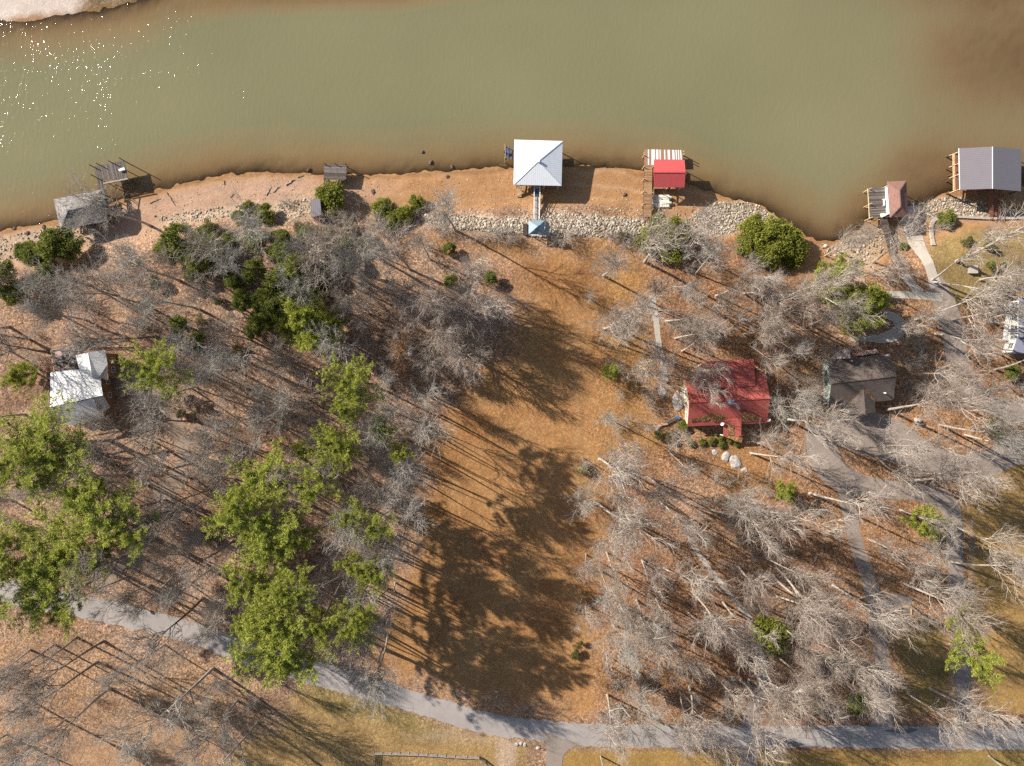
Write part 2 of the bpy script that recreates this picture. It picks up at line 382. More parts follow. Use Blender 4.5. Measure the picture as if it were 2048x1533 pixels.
def vnoise(X, Y, s, off=0):
    x = X*s+off*17.3+500; y = Y*s+off*9.1+500
    xi = np.floor(x).astype(int); yi = np.floor(y).astype(int); fx = x-xi; fy = y-yi
    fx = fx*fx*(3-2*fx); fy = fy*fy*(3-2*fy)
    g = lambda a, b: _g[a % 256, b % 256]
    return (g(xi, yi)*(1-fx)+g(xi+1, yi)*fx)*(1-fy)+(g(xi, yi+1)*(1-fx)+g(xi+1, yi+1)*fx)*fy
def fbm(X, Y, s, off=0, o=4):
    r = 0; a = .5; t = 0
    for i in range(o): r = r+a*vnoise(X, Y, s*2**i, off+i); t += a; a *= .5
    return r/t*2-1
WLxy = toxy(WL, WZ); LAND = np.vstack([WLxy, toxy([(2900,9000),(-900,9000)], WZ)])
WL2xy = toxy(WL2, WZ)
LAND = np.vstack([[-4000, WLxy[0][1]], WLxy, [4000, WLxy[-1][1]], [4000,-5000], [-4000,-5000]])
def height(X, Y):
    X = np.asarray(X, float); Y = np.asarray(Y, float)
    s = np.maximum(sdist(X, Y, LAND), sdist(X, Y, WL2xy)*1.0) + .5*fbm(X, Y, .35, 5, 3)
    up = np.where(s < 7, .17*s/1.0*.55, .17*7*.55 + (s-7)*.42)
    up = np.minimum(up, 3.0)
    k = np.clip((s-9)/5, 0, 1)
    und = .16*fbm(X, Y, .06, 2, 2)
    dn = np.maximum(np.where(s > -8, s*.045, -.36+(s+8)*.09), -1.9) 
    z = WZ + np.where(s > 0, up, dn)
    z = np.where(s > 7, np.minimum(z, 0.0), z)
    # shallow flats: top edge of the lake, and the brown shelf at upper right
    px = X*FPX/(CAMH+3)+CX; py = CY-Y*FPX/(CAMH+3)
    shelf = 1.0*np.exp(-(((px-2040)/270)**2+((py-120)/170)**2)) + .9*np.exp(-(((py+20)/55)**2))*np.clip((1300-px)/700, 0, 1) + .55*np.exp(-(((px-1830)/90)**2+((py-330)/60)**2)) + .5*np.exp(-((py+40)/60)**2)
    shelf = np.clip(shelf+.22*fbm(X, Y, .045, 77, 3)*(shelf > .05), 0, 1)
    dd = np.maximum(WZ-z, 1e-3); z = np.where(s < 0, WZ-np.exp((1-shelf)*np.log(dd)+shelf*np.minimum(np.log(dd), math.log(.15))), z)
    return z + und*k + .03*fbm(X, Y, .8, 8, 2)
def gz(x, y): return float(height(np.array([x]), np.array([y]))[0])
def G(px, py, dz=0.0):        # the point of the ground seen at a photo pixel
    z = 0.0
    for _ in range(3):
        p = P(px, py, z); z = gz(p.x, p.y)
    p = P(px, py, z); p.z = z+dz; return p
def axis(lo, hi, step, far):
    a = list(np.arange(lo, hi+1e-6, step)); s = step; l = [lo]; h = [hi]
    while h[-1] < far: s *= 1.5; h.append(h[-1]+s); l.append(l[-1]-s)
    return np.array(l[:0:-1]+a+h[1:])
xs = axis(-116, 116, .42, 2600); ys = axis(-90, 90, .42, 2600)
X, Y = np.meshgrid(xs, ys); Z = height(X, Y)
def zone(pts, soft=1.5, z=0.0, jit=1.2, off=0):
    pl = toxy(pts, z)
    return np.clip((sdist(X+jit*fbm(X, Y, .25, off), Y+jit*fbm(X, Y, .25, off+9), pl)+soft/2)/soft, 0, 1)
zc = np.zeros(X.shape+(3,)); zc[:] = (.29,.170,.10); zv = np.full(X.shape, .85)
def paint(mask, c, v):
    global zc, zv
    m = mask[..., None]; zc = zc*(1-m)+np.array(c)*m; zv = zv*(1-mask)+v*mask
zc[(X > 17)] = (.32,.172,.082); zc[:] = zc*.999
_w = np.clip((X-10)/14, 0, 1)[..., None]; zc[:] = np.array((.375,.262,.185))*(1-_w)+np.array((.355,.212,.118))*_w
# broad drifts of paler and redder leaves in the woods
paint(np.clip(fbm(X, Y, .07, 21)*1.6, 0, 1)*.7, (.40,.285,.20), .8)
paint(np.clip(fbm(X, Y, .09, 31)*1.6, 0, 1)*.7, (.26,.15,.09), .9)
paint(zone([(-300,1260),(140,1280),(480,1350),(560,1420),(420,1470),(200,1470),(-300,1560)], 5, jit=3)*.75, (.36,.235,.14), .7)
paint(zone([(-300,480),(300,520),(360,700),(200,760),(-300,700)], 6, jit=4)*.6, (.36,.24,.165), .75)
# open grass of the cleared lot and of the yards
LOT = [(830,478),(900,482),(1210,496),(1215,700),(1205,1000),(1195,1445),(1000,1412),(800,1350),(730,1320),(800,1180),(830,1050),(880,850),(960,720),(1040,660),(1040,560),(960,500)]
paint(zone(LOT, 6, jit=4), (.37,.20,.085), .30)
paint(zone(LOT, 6, jit=4)*np.clip(fbm(X, Y, .11, 88)*2.2, 0, 1)*.55, (.27,.125,.05), .5)
paint(zone(LOT, 6, jit=4)*np.clip(fbm(X, Y, .2, 98)*2.4-.2, 0, 1)*.5, (.40,.24,.11), .3)
paint(zone([(1150,640),(1162,640),(1158,1000),(1148,1000)], 1.5, jit=1.6)*.6, (.42,.26,.13), .3)
paint(zone([(1172,640),(1182,640),(1176,1000),(1168,1000)], 1.5, jit=1.6)*.5, (.42,.26,.13), .3)
paint(zone([(1195,480),(1290,520),(1300,640),(1330,900),(1240,900),(1195,1000)], 4, jit=2), (.36,.205,.085), .5)
paint(zone([(1440,880),(1560,880),(1600,960),(1500,1010),(1430,960)], 4, jit=2), (.35,.19,.085), .55)
paint(zone([(1930,930),(2200,890),(2200,1430),(1960,1430),(1935,1200)], 3, jit=2), (.345,.215,.080), .25)
paint(zone([(1790,1240),(1900,1240),(1910,1430),(1790,1430)], 4, jit=3), (.275,.185,.070), .4)
paint(zone([(1862,442),(2200,440),(2200,500),(1960,600),(1880,620),(1865,520)], 3, jit=2), (.255,.185,.080), .35)
paint(zone([(620,1385),(800,1418),(950,1468),(1060,1488),(1060,1700),(400,1700),(470,1490),(560,1440)], 5, jit=4), (.335,.225,.10), .4)
paint(zone([(640,1378),(760,1410),(900,1460),(880,1475),(700,1440),(610,1400)], 3, jit=2)*.8, (.27,.215,.085), .45)
paint(zone([(150,1480),(330,1440),(420,1470),(450,1700),(100,1700)], 4, jit=3), (.38,.235,.135), .3)
paint(zone([(1125,1500),(1400,1500),(2400,1505),(2400,1700),(1125,1700)], 1.5, jit=.8), (.33,.205,.070), .25)
paint(zone([(1900,1508),(2200,1508),(2200,1700),(1900,1700)], 5, jit=3)*.7, (.27,.20,.065), .25)
paint(zone([(990,1475),(1030,1480),(1025,1600),(985,1600)], 1.5)*.8, (.44,.33,.24), .2)
paint(zone([(900,1455),(990,1478),(985,1490),(800,1475)], 2)*.5, (.42,.31,.21), .2)
paint(zone([(1892,1040),(1906,1040),(1914,1440),(1900,1440)], .8, jit=.3)*.8, (.46,.31,.19), .5)
paint(zone([(1936,1040),(1948,1040),(1952,1440),(1940,1440)], .8, jit=.3)*.8, (.46,.31,.19), .5)
# shore: bare lake bed, sandy and stony strips
s_all = np.maximum(sdist(X, Y, LAND), sdist(X, Y, WL2xy))
sj = s_all + 1.0*fbm(X, Y, .3, 41)
bed = np.clip((9.5-sj)/2.0, 0, 1)
paint(bed, (.375,.205,.095), .12)
left = np.clip((-20-X)/15, 0, 1)
paint(bed*left*np.clip((sj-.5)/1.5, 0, 1), (.42,.27,.185), .12)
band = np.clip(1-np.abs(((sj*1.0) % 2.6)-1.3)/.5, 0, 1)*np.clip(fbm(X, Y, .12, 51)+.5, 0, 1)
paint(bed*band*.55*np.clip((sj)/2, 0, 1), (.50,.36,.24), .2)
paint(np.clip(1-np.abs(sj-.3)/.5, 0, 1)*.6, (.20,.115,.055), .1)
paint(np.clip(-s_all/1.0, 0, 1), (.43,.25,.11), .1)
paint(np.clip(-s_all/1.0, 0, 1)*np.clip((X-50)/30, 0, 1), (.22,.125,.06), .1)
RZ = {'A': [(850,428),(1000,434),(1060,436),(1110,424),(1200,436),(1290,440),(1302,468),(1240,476),(1110,478),(990,470),(850,452)],
      'B': [(1370,445),(1420,408),(1487,400),(1542,417),(1590,452),(1570,462),(1500,450),(1450,468),(1390,470)],
      'C': [(540,400),(640,388),(655,425),(570,440),(480,432),(330,446),(300,432),(420,412)],
      'D': [(1835,404),(1900,388),(1985,404),(2060,422),(2060,434),(1868,436)],
      'E': [(-40,475),(60,458),(110,452),(205,462),(215,485),(140,475),(70,520),(-40,515)],
      'F': [(1668,492),(1735,450),(1782,446),(1778,505),(1720,535),(1690,520)]}
for k, pts in RZ.items(): paint(zone(pts, 1.5, -1.0, 1.0)*(.9 if k in 'AB' else .6), (.46,.37,.27), .35)
paint(zone([(-300,-300),(400,-300),(300,-20),(240,6),(170,18),(100,28),(0,38),(-300,55)], 1.5, WZ), (.60,.505,.43), .08)
paint(zone([(170,-40),(560,-60),(570,12),(420,22),(200,28),(165,20)], 3, WZ)*.8, (.20,.13,.05), .6)
nvy, nvx = X.shape
idx = np.arange(nvy*nvx).reshape(nvy, nvx)
F = np.stack([idx[:-1, :-1], idx[:-1, 1:], idx[1:, 1:], idx[1:, :-1]], -1).reshape(-1)
me = link_np('ground', np.stack([X, Y, Z], -1).reshape(-1, 3), F, 4, M['ground'],
             attrs={'zone_col': ('FLOAT_COLOR', 'POINT', np.concatenate([zc, np.ones(X.shape+(1,))], -1)), 'zone_var': ('FLOAT', 'POINT', zv)})
me.polygons.foreach_set('use_smooth', [True]*len(me.polygons))
tag(mkobj('ground', me), kind='structure')
# lake surface
wx = axis(-120, 120, 1.2, 2500); wy = axis(20, 90, 1.2, 2500); wy = wy[wy > -300]
X2, Y2 = np.meshgrid(wx, wy); D2 = np.clip(WZ-height(X2, Y2), 0, 5)
i2 = np.arange(X2.size).reshape(X2.shape)
F2 = np.stack([i2[:-1, :-1], i2[:-1, 1:], i2[1:, 1:], i2[1:, :-1]], -1).reshape(-1)
me = link_np('water', np.stack([X2, Y2, np.full(X2.shape, WZ)], -1).reshape(-1, 3), F2, 4, M['water'], attrs={'depth': ('FLOAT', 'POINT', D2), 'tannin': ('FLOAT', 'POINT', np.clip((X2-42)/45, 0, 1))})
tag(mkobj('water', me), kind='structure')
# ------------------------------------------------------------------ roads, drives, paths
def smooth_line(pts, step=6.0):
    out = []; n = len(pts)
    for i in range(n-1):
        p0 = pts[max(i-1, 0)]; p1 = pts[i]; p2 = pts[i+1]; p3 = pts[min(i+2, n-1)]
        L = math.hypot(p2[0]-p1[0], p2[1]-p1[1]); k = max(2, int(L/step))
        for j in range(k):
            t = j/k; out.append([.5*((2*p1[c])+(-p0[c]+p2[c])*t+(2*p0[c]-5*p1[c]+4*p2[c]-p3[c])*t*t+(-p0[c]+3*p1[c]-3*p2[c]+p3[c])*t**3) for c in range(3)])
    out.append(list(pts[-1])); return out
_lift = [0.020]
DRIVES = []
def strip(name, pts, mat, jag=.10, lift=None, cat=None, flat=None, step=6.0, nw=7):
    """pts: (px, py, width px)"""
    _lift[0] += .0035; lf = lift if lift is not None else _lift[0]
    ln = smooth_line(pts, step); V = []; k = CAMH/FPX
    ctr = [P(a, b) for a, b, w in ln]; DRIVES.append([(a, b, w) for a, b, w in ln])
    for i, c in enumerate(ctr):
        d = (ctr[min(i+1, len(ctr)-1)]-ctr[max(i-1, 0)]).normalized(); nrm = Vector((-d.y, d.x, 0)); w = ln[i][2]*k/2
        jl = jag*(2*rng.random()-1); jr = jag*(2*rng.random()-1)
        for j in range(nw):
            t = -1+2*j/(nw-1); ww = w*t+(jl if j == 0 else 0)+(jr if j == nw-1 else 0)
            p = c+nrm*ww; V.append((p.x, p.y))
    V = np.array(V); z = (height(V[:, 0], V[:, 1]) if flat is None else np.full(len(V), flat))+lf
    V3 = np.column_stack([V, z]); n = len(ctr)
    ii = np.arange(n*nw).reshape(n, nw)
    Fq = np.stack([ii[:-1, :-1], ii[1:, :-1], ii[1:, 1:], ii[:-1, 1:]], -1).reshape(-1)[:]
    Fq = Fq.reshape(-1, 4)[:, ::-1].reshape(-1)
    me = link_np(name, V3, Fq, 4, mat)
    if len(me.polygons) and me.polygons[0].normal.z < 0: me.flip_normals()
    return tag(mkobj(name, me), kind='structure')
strip('road', [(-260,1090,42),(-80,1150,42),(40,1190,44),(150,1210,46),(270,1237,44),(400,1271,42),(500,1309,44),(640,1350,46),(790,1392,42),(950,1441,42),(1060,1460,40),(1180,1470,46),(1400,1473,43),(1700,1474,44),(2060,1478,46),(2400,1480,46)], M['road'], .22)
strip('road_patch', [(1537,1489,2),(1552,1488,9),(1575,1488,12),(1595,1489,8),(1608,1490,2)], M['darkdrive'], .06, step=3)
strip('road_patch', [(1770,1462,2),(1790,1461,10),(1815,1461,12),(1835,1459,2)], M['darkdrive'], .06, step=3)
strip('driveway', [(225,765,60),(262,762,60),(300,790,52),(335,832,34),(358,870,30),(366,915,28),(352,960,36),(328,995,44),(318,1035,40),(290,1080,34),(240,1130,30),(190,1180,30)], M['leafydrive'], .35)
strip('driveway', [(1655,845,60),(1720,862,86),(1780,880,84),(1850,915,60),(1915,935,50),(1985,925,50),(2060,900,52),(2400,860,50)], M['drive'], .06)
strip('driveway', [(1640,850,60),(1645,900,62),(1668,945,56),(1715,968,44),(1780,980,36),(1840,985,36),(1895,1010,40),(1908,1060,32),(1912,1150,31),(1920,1250,32),(1925,1340,31),(1928,1400,31),(1930,1455,40)], M['drive'], .05)
strip('driveway', [(1690,975,36),(1702,1040,28),(1716,1100,28),(1738,1160,30),(1752,1230,30),(1763,1310,29),(1770,1380,28),(1768,1420,32),(1764,1455,50)], M['drive'], .08)
strip('driveway', [(1740,1200,30),(1790,1206,34),(1822,1212,34)], M['drive'], .15)
strip('driveway', [(1530,1350,30),(1515,1400,30),(1502,1435,32),(1500,1456,40)], M['drive'], .15)
strip('driveway', [(1494,1490,48),(1497,1502,40),(1498,1533,34),(1500,1640,34)], M['drive'], .05)
strip('driveway', [(1120,1475,80),(1112,1500,42),(1108,1533,32),(1104,1640,32)], M['drive'], .06)
strip('driveway', [(1866,560,36),(1890,610,44),(1905,660,46),(1915,720,44),(1935,770,44),(1975,805,42),(2060,825,40),(2400,830,40)], M['drive'], .15)
strip('driveway', [(1870,745,24),(1925,760,30)], M['drive'], .2)
strip('path', [(1303,590,13),(1312,640,12),(1318,690,11),(1325,720,10),(1332,765,12)], M['concrete'], .10)
strip('path', [(1385,1090,9),(1410,1125,9),(1440,1165,10),(1470,1200,9),(1500,1240,12),(1520,1300,12),(1530,1350,14)], M['concrete'], .12)
strip('path', [(1690,594,18),(1740,591,16),(1790,590,14),(1850,592,16),(1885,596,18)], M['concrete'], .08)
strip('path', [(1806,545,16),(1822,568,16),(1842,588,18)], M['concrete'], .06)
strip('path', [(1700,678,10),(1740,678,12),(1775,675,24),(1800,660,24),(1790,636,20),(1765,628,14)], M['concrete'], .15)
strip('path', [(1372,770,26),(1378,800,26),(1382,830,20)], M['concrete'], .2)
strip('boat_ramp', [(1836,405,36),(1838,440,38),(1843,475,32),(1852,510,22),(1862,545,20),(1872,575,26)], M['concrete'], .03, lift=.10, step=3)
tag(bpy.data.objects['boat_ramp'], kind='structure')
# ------------------------------------------------------------------ building helpers
def child(mb, name, mat, root, **k): return mb.build(name, mat, root, **k)
def inset(pts, d):
    c = sum((Vector(p) for p in pts), Vector())/len(pts); out = []
    for p in pts:
        v = Vector(p)-c; L = math.hypot(v.x, v.y); out.append(Vector(p)-Vector((v.x/L*d*1.35, v.y/L*d*1.35, 0)))
    return out
def wall_prism(mb, foot, z0, ztop):      # foot: list of points, z per corner may differ in ztop list
    n = len(foot)
    zt = ztop if isinstance(ztop, list) else [ztop]*n
    lo = [Vector((p[0], p[1], z0)) for p in foot]; hi = [Vector((p[0], p[1], z)) for p, z in zip(foot, zt)]
    mb.hexa(lo, hi)
def window(root, a, b, t, z, w=1.0, h=1.2, frame=None, muntins=True):
    """a, b: ends of the wall line (ccw seen from above, outside to its right)"""
    a = Vector(a); b = Vector(b); d = Vector((b.x-a.x, b.y-a.y, 0)).normalized(); n = Vector((d.y, -d.x, 0))
    c = a.lerp(b, t); c = Vector((c.x, c.y, z))+n*.03
    f = MB()
    for s in (-1, 1):
        f.bar(c+d*s*w/2-Vector((0,0,h/2)), c+d*s*w/2+Vector((0,0,h/2)), .08, .08)
        f.bar(c-d*(w/2-.045)+Vector((0,0,s*h/2)), c+d*(w/2-.045)+Vector((0,0,s*h/2)), .075, .075)
    if muntins:
        f.bar(c-d*(w/2-.05), c+d*(w/2-.05), .035, .035); f.bar(c-Vector((0,0,h/2-.05)), c+Vector((0,0,h/2-.05)), .03, .03)
    fo = f.build('window', frame or M['white'], root)
    g = MB(); q = [c-d*(w/2-.04)-Vector((0,0,h/2-.04))-n*.012, c+d*(w/2-.04)-Vector((0,0,h/2-.04))-n*.012, c+d*(w/2-.04)+Vector((0,0,h/2-.04))-n*.012, c-d*(w/2-.04)+Vector((0,0,h/2-.04))-n*.012]
    g.poly(q); g.build('pane', M['glass'], fo)
    return fo
def ends(pts): return [Vector(p) for p in pts]
def door(root, a, b, t, z0, w=.95, h=2.05, mat=None):
    a = Vector(a); b = Vector(b); d = Vector((b.x-a.x, b.y-a.y, 0)).normalized(); n = Vector((d.y, -d.x, 0))
    c = a.lerp(b, t); c = Vector((c.x, c.y, z0+h/2+.02))+n*.02
    m = MB(); m.bar(c-Vector((0,0,h/2)), c+Vector((0,0,h/2)), w if abs(d.x) > abs(d.y) else .06, .06 if abs(d.x) > abs(d.y) else w)
    o = m.build('door', mat or M['white'], root)
    k = MB(); k.bar(c+d*(w*.38)+n*.04, c+d*(w*.38)+n*.09, .05); k.build('handle', M['metalgrey'], o)
    return o
def boards(root, quad, n, mat, th=.05, along=0, gap=.06, name='deck_boards', pick=None, jag=0.0):
    """quad a,b,c,d ; boards run from side ab..dc when along=0 (each board parallel to a-d)"""
    a, b, c, d = [Vector(p) for p in quad]
    if along: a, b, c, d = b, c, d, a
    mb = MB()
    for i in range(n):
        t0 = (i+gap/2)/n; t1 = (i+1-gap/2)/n; j0 = jag*rng.random(); j1 = jag*rng.random()
        p = [a.lerp(b, t0), a.lerp(b, t1), d.lerp(c, t1), d.lerp(c, t0)]
        ax = (p[3]-p[0]).normalized(); p[0] = p[0]-ax*j0; p[1] = p[1]-ax*j0; p[2] = p[2]+ax*j1; p[3] = p[3]+ax*j1
        if (p[1]-p[0]).cross(p[2]-p[1]).z < 0: p = p[::-1]
        mb.slab(p, th, pick[i % len(pick)] if pick else rng.random())
    return mb.build(name, mat, root)
def posts(root, pts, ztop, mat, w=.2, zb=None, name='post'):
    for i, p in enumerate(pts):
        z1 = ztop[i] if isinstance(ztop, list) else ztop
        z0 = (gz(p[0], p[1])-.3) if zb is None else zb
        mb = MB(); mb.cyl((p[0], p[1], z0), (p[0], p[1], z1), w/2, w/2*.94, 7); mb.build(name, mat, root)
def joists(root, quad, mat, n=4, drop=.09, th=.16, name='joists'):
    a, b, c, d = [Vector(p) for p in quad]; mb = MB(); dz = Vector((0,0,-drop-th/2))
    for i in range(n):
        t = (i+.5)/n; mb.bar(a.lerp(b, t)+dz, d.lerp(c, t)+dz, .09, th)
    mb.bar(a+dz*1.9, b+dz*1.9, .12, .2); mb.bar(d+dz*1.9, c+dz*1.9, .12, .2)
    mb.build(name, mat, root)
def railing(root, line, mat, h=1.0, dz=0.0, step=1.6, name='railing'):
    mb = MB()
    for i in range(len(line)-1):
        a, b = Vector(line[i]), Vector(line[i+1]); L = (b-a).length; k = max(1, round(L/step))
        for j in range(k+1):
            p = a.lerp(b, j/k); mb.bar(p+Vector((0,0,.0)), p+Vector((0,0,h)), .09)
        mb.bar(a+Vector((0,0,h+.02)), b+Vector((0,0,h+.02)), .14, .045); mb.bar(a+Vector((0,0,h*.5)), b+Vector((0,0,h*.5)), .05, .1)
    return mb.build(name, mat, root)
def center(pts, z=None):
    c = sum((Vector(p) for p in pts), Vector())/len(pts); z = gz(c.x, c.y) if z is None else z
    return (c.x, c.y, z)
def cap(root, segs, mat, w=.28, name='ridge_cap', lift=.03):
    mb = MB()
    for a, b in segs: mb.bar(Vector(a)+Vector((0,0,lift)), Vector(b)+Vector((0,0,lift)), w, .05)
    return mb.build(name, mat, root)
def litter(root, quad, n, name='leaf_litter', thr=.0, size=.16, off=3, edge=None):
    """scattered dead leaves lying on a roof plane (quad a,b,c,d)"""
    a, b, c, d = [Vector(p) for p in quad]; mb = MB(); nrm = (b-a).cross(d-a).normalized()
    if nrm.z < 0: nrm = -nrm
    k = 0
    for _ in range(n*3):
        if k >= n: break
        u, v = rng.random(), rng.random(); p = a.lerp(b, u).lerp(d.lerp(c, u), v)
        lim = edge(u) if edge else 1.0
        if v < 1-lim or rng.random() < .15: continue
        t = rng.random()*6.28; s = size*(.6+.8*rng.random())
        e1 = (b-a).normalized(); e2 = nrm.cross(e1)
        x = (e1*math.cos(t)+e2*math.sin(t))*s; y = (e2*math.cos(t)-e1*math.sin(t))*s*.6
        q = p+nrm*(.03+.05*rng.random()); w = nrm*(rng.random()-.5)*s*.6
        mb.poly([q-x, q-y+w, q+x, q+y-w], None, rng.random()); k += 1
    o = mb.build(name, M['litter'], root); o['kind'] = 'stuff'; return o
# ------------------------------------------------------------------ house with the red roof
def Q(x0, y0, s):     # converter from a zoomed crop to photo pixels
    return lambda x, y, z: P(x0+x/s, y0+y/s, z)
q = Q(1340, 700, 6.968)
ZE, ZR = 3.0, 5.7
TL, RL, BL = q(212,400,ZE), q(268,728,ZR), q(243,1068,ZE-.2)
TR, RR, BR = q(1318,318,ZE), q(1398,672,ZR), q(1350,1022,ZE-.2)
root = thing('house', 'house with a faded red metal roof and leaf piles on its lower slope', 'house', center([TL,BL,TR,BR], 0))
mb = MB(); mb.slab([TL, RL, RR, TR][::1], .14); mb.slab([RL, BL, BR, RR], .14)
W1, W2, W3, W4 = q(375,395,2.75), q(420,165,2.55), q(1138,135,2.55), q(1185,500,4.22)
W5 = q(300,560,4.22)
mb.slab([W2+Vector((0,0,1.15)), q(418,560,4.55), q(1190,505,4.55), W3+Vector((0,0,1.15))], .14)
roof = mb.build('roof', M['roof_red'], root)
cap(root, [(RL, RR)], M['roof_red'], .3)
ins = .45
fL = [TL+Vector((.35,-.4,0)), BL+Vector((.35,.4,0)), BR+Vector((-.4,.4,0)), TR+Vector((-.4,-.4,0))]
mb = MB(); wall_prism(mb, fL, -.3, ZE-.28)
for A_, B_, R_ in ((fL[0], fL[1], RL+Vector((.35,0,0))), (fL[3], fL[2], RR+Vector((-.4,0,0)))):
    a0 = Vector((A_.x, A_.y, ZE-.27)); b0 = Vector((B_.x, B_.y, ZE-.27)); r0 = Vector((R_.x, R_.y, ZR-.22)); ex = Vector((.16 if A_ is fL[0] else -.16, 0, 0))
    t1 = [a0, b0, r0]; t2 = [p+ex for p in t1]
    mb.poly(t1); mb.poly(t2[::-1]); [mb.poly([t1[i], t2[i], t2[(i+1)%3], t1[(i+1)%3]]) for i in range(3)]
u0 = [Vector((p.x, p.y, 0)) for p in (q(440,200,2.6), q(440,500,2.6), q(1120,470,2.6), q(1110,175,2.6))]
wall_prism(mb, u0, -.3, [3.3,3.9,3.9,3.3])
mb.build('wall', M['cream'], root)
for t, z in ((.28,1.5),(.55,1.5),(.8,1.5)): window(root, fL[0], fL[1], t, z, 1.1, 1.25)
for t in (.15,.35,.68,.85): window(root, fL[1], fL[2], t, 1.5, 1.1, 1.2)
for t in (.2,.5,.8): window(root, u0[3], u0[0], t, 1.5, 1.2, 1.2)
# porch roof over the front door
pa, pb, pc, pd = q(757,838,3.75), q(1000,850,3.75), q(990,1200,3.0), q(742,1210,3.0)
mb = MB(); mb.slab([pd, pc, pb, pa], .12); pr = mb.build('porch_roof', M['roof_red'], root)
for p in (q(755,1195,2.85), q(978,1188,2.85)):
    mb = MB(); mb.bar((p.x, p.y, -.2), (p.x, p.y, 2.87), .16); mb.build('post', M['white'], root)
door(root, fL[1], fL[2], .5, 0, mat=M['brownwall'])
mb = MB(); cb = q(822,725,5.2); mb.box((cb.x, cb.y, 5.65), 1.0, .75, 1.5); ch = mb.build('chimney', M['brick'], root)
mb = MB(); mb.box((cb.x, cb.y, 6.48), 1.15, .9, .12); mb.box((cb.x, cb.y, 6.62), .5, .4, .16); mb.build('chimney_cap', M['metalgrey'], ch)
mb = MB(); a0 = Vector((cb.x+.3, cb.y-.2, 6.3)); mb.bar(a0, a0+Vector((.05,0,2.2)), .05)
for k in range(6): zz = 2.1; c0 = a0+Vector((.1+.18*k*.5, -.22*k, zz)); mb.bar(c0-Vector((.5-.05*k,.2,0)), c0+Vector((.5-.05*k,.2,0)), .03)
mb.bar(a0+Vector((0,.1,2.1)), a0+Vector((.6,-1.3,2.1)), .04); mb.build('aerial', M['metalgrey'], ch)
litter(root, [q(285,1040,ZE+.05), q(750,1040,ZE+.05), q(750,840,4.4), q(285,980,3.7)], 900, edge=lambda u: .35+.65*u*(.7+.3*math.sin(u*19)))
litter(root, [q(1010,1012,ZE+.1), q(1300,1000,ZE+.1), q(1230,940,3.9), q(1010,830,4.8)], 650, edge=lambda u: 1-.55*u*(.7+.3*math.sin(u*17)))
litter(root, [q(800,1195,3.08), q(900,1195,3.08), q(880,1040,3.36), q(810,1040,3.36)], 260)
litter(root, [q(790,870,3.8), q(885,880,3.8), q(850,835,4.4), q(800,835,4.4)], 100)
def dish(label, p, az):
    r_ = thing('satellite_dish', label, 'satellite dish', p)
    mb = MB(); v = Vector(p); nrm = Vector((math.cos(az)*.8, math.sin(az)*.8, .6)).normalized()
    mb.bar(v, v+Vector((0,0,.5)), .05); mb.build('mast', M['metalgrey'], r_)
    mb = MB(); c = v+Vector((0,0,.62)); u = nrm.cross(Vector((0,0,1))).normalized(); w = nrm.cross(u)
    rings = [(0.0,0.0),(.17,.03),(.30,.09),(.38,.16)]
    P3 = [[c+nrm*d+(u*math.cos(t)+w*math.sin(t))*r for t in [i*math.pi/6 for i in range(12)]] for r, d in rings[1:]]
    for i in range(12): mb.poly([c, P3[0][i], P3[0][(i+1)%12]])
    for k in range(2):
        for i in range(12): mb.poly([P3[k][i], P3[k+1][i], P3[k+1][(i+1)%12], P3[k][(i+1)%12]])
    mb.build('reflector', M['white'], r_)
    mb = MB(); mb.bar(c-w*.3, c+nrm*.5, .03); mb.build('arm', M['metalgrey'], r_)
v = q(735,1040,3.35); dish('white satellite dish on the eave left of the red porch roof', (v.x-.1, v.y, 3.0), 2.4)
v = q(1372,985,2.7); dish('white satellite dish at the lower right corner of the red roofed house', (v.x, v.y, 2.4), 2.4)
# timber ramp / deck with the blue barrel at the left corner of this house
v0, v1 = G(1331,848), G(1356,834)
root = thing('garden_bench', 'long grey timber bench beside the blue barrel left of the red roofed house', 'bench', center([v0,v1]))
boards(root, [v0+Vector((-.3,.35,.5)), v1+Vector((-.3,.35,.5)), v1+Vector((.2,-.2,.5)), v0+Vector((.2,-.2,.5))], 3, M['wood_grey'], .06, 1, name='seat')
for t in (.1,.5,.9):
    mb = MB(); c = v0.lerp(v1, t); mb.bar((c.x, c.y, c.z-.1), (c.x, c.y, c.z+.44), .12); mb.build('leg', M['timber_weathered'], root)
v = G(1355.5,836)
root = thing('barrel', 'blue plastic barrel standing at the left corner of the red roofed house', 'barrel', v)
mb = MB(); mb.cyl(v, v+Vector((0,0,.35)), .27, .31, 14); mb.cyl(v+Vector((0,0,.351)), v+Vector((0,0,.85)), .31, .27, 14); mb.build('drum', M['blue'], root)
mb = MB(); mb.cyl(v+Vector((0,0,.852)), v+Vector((0,0,.9)), .285, .285, 14); mb.cyl(v+Vector((.1,0,.901)), v+Vector((.1,0,.94)), .05, .05, 8); mb.build('lid', M['blue'], root)
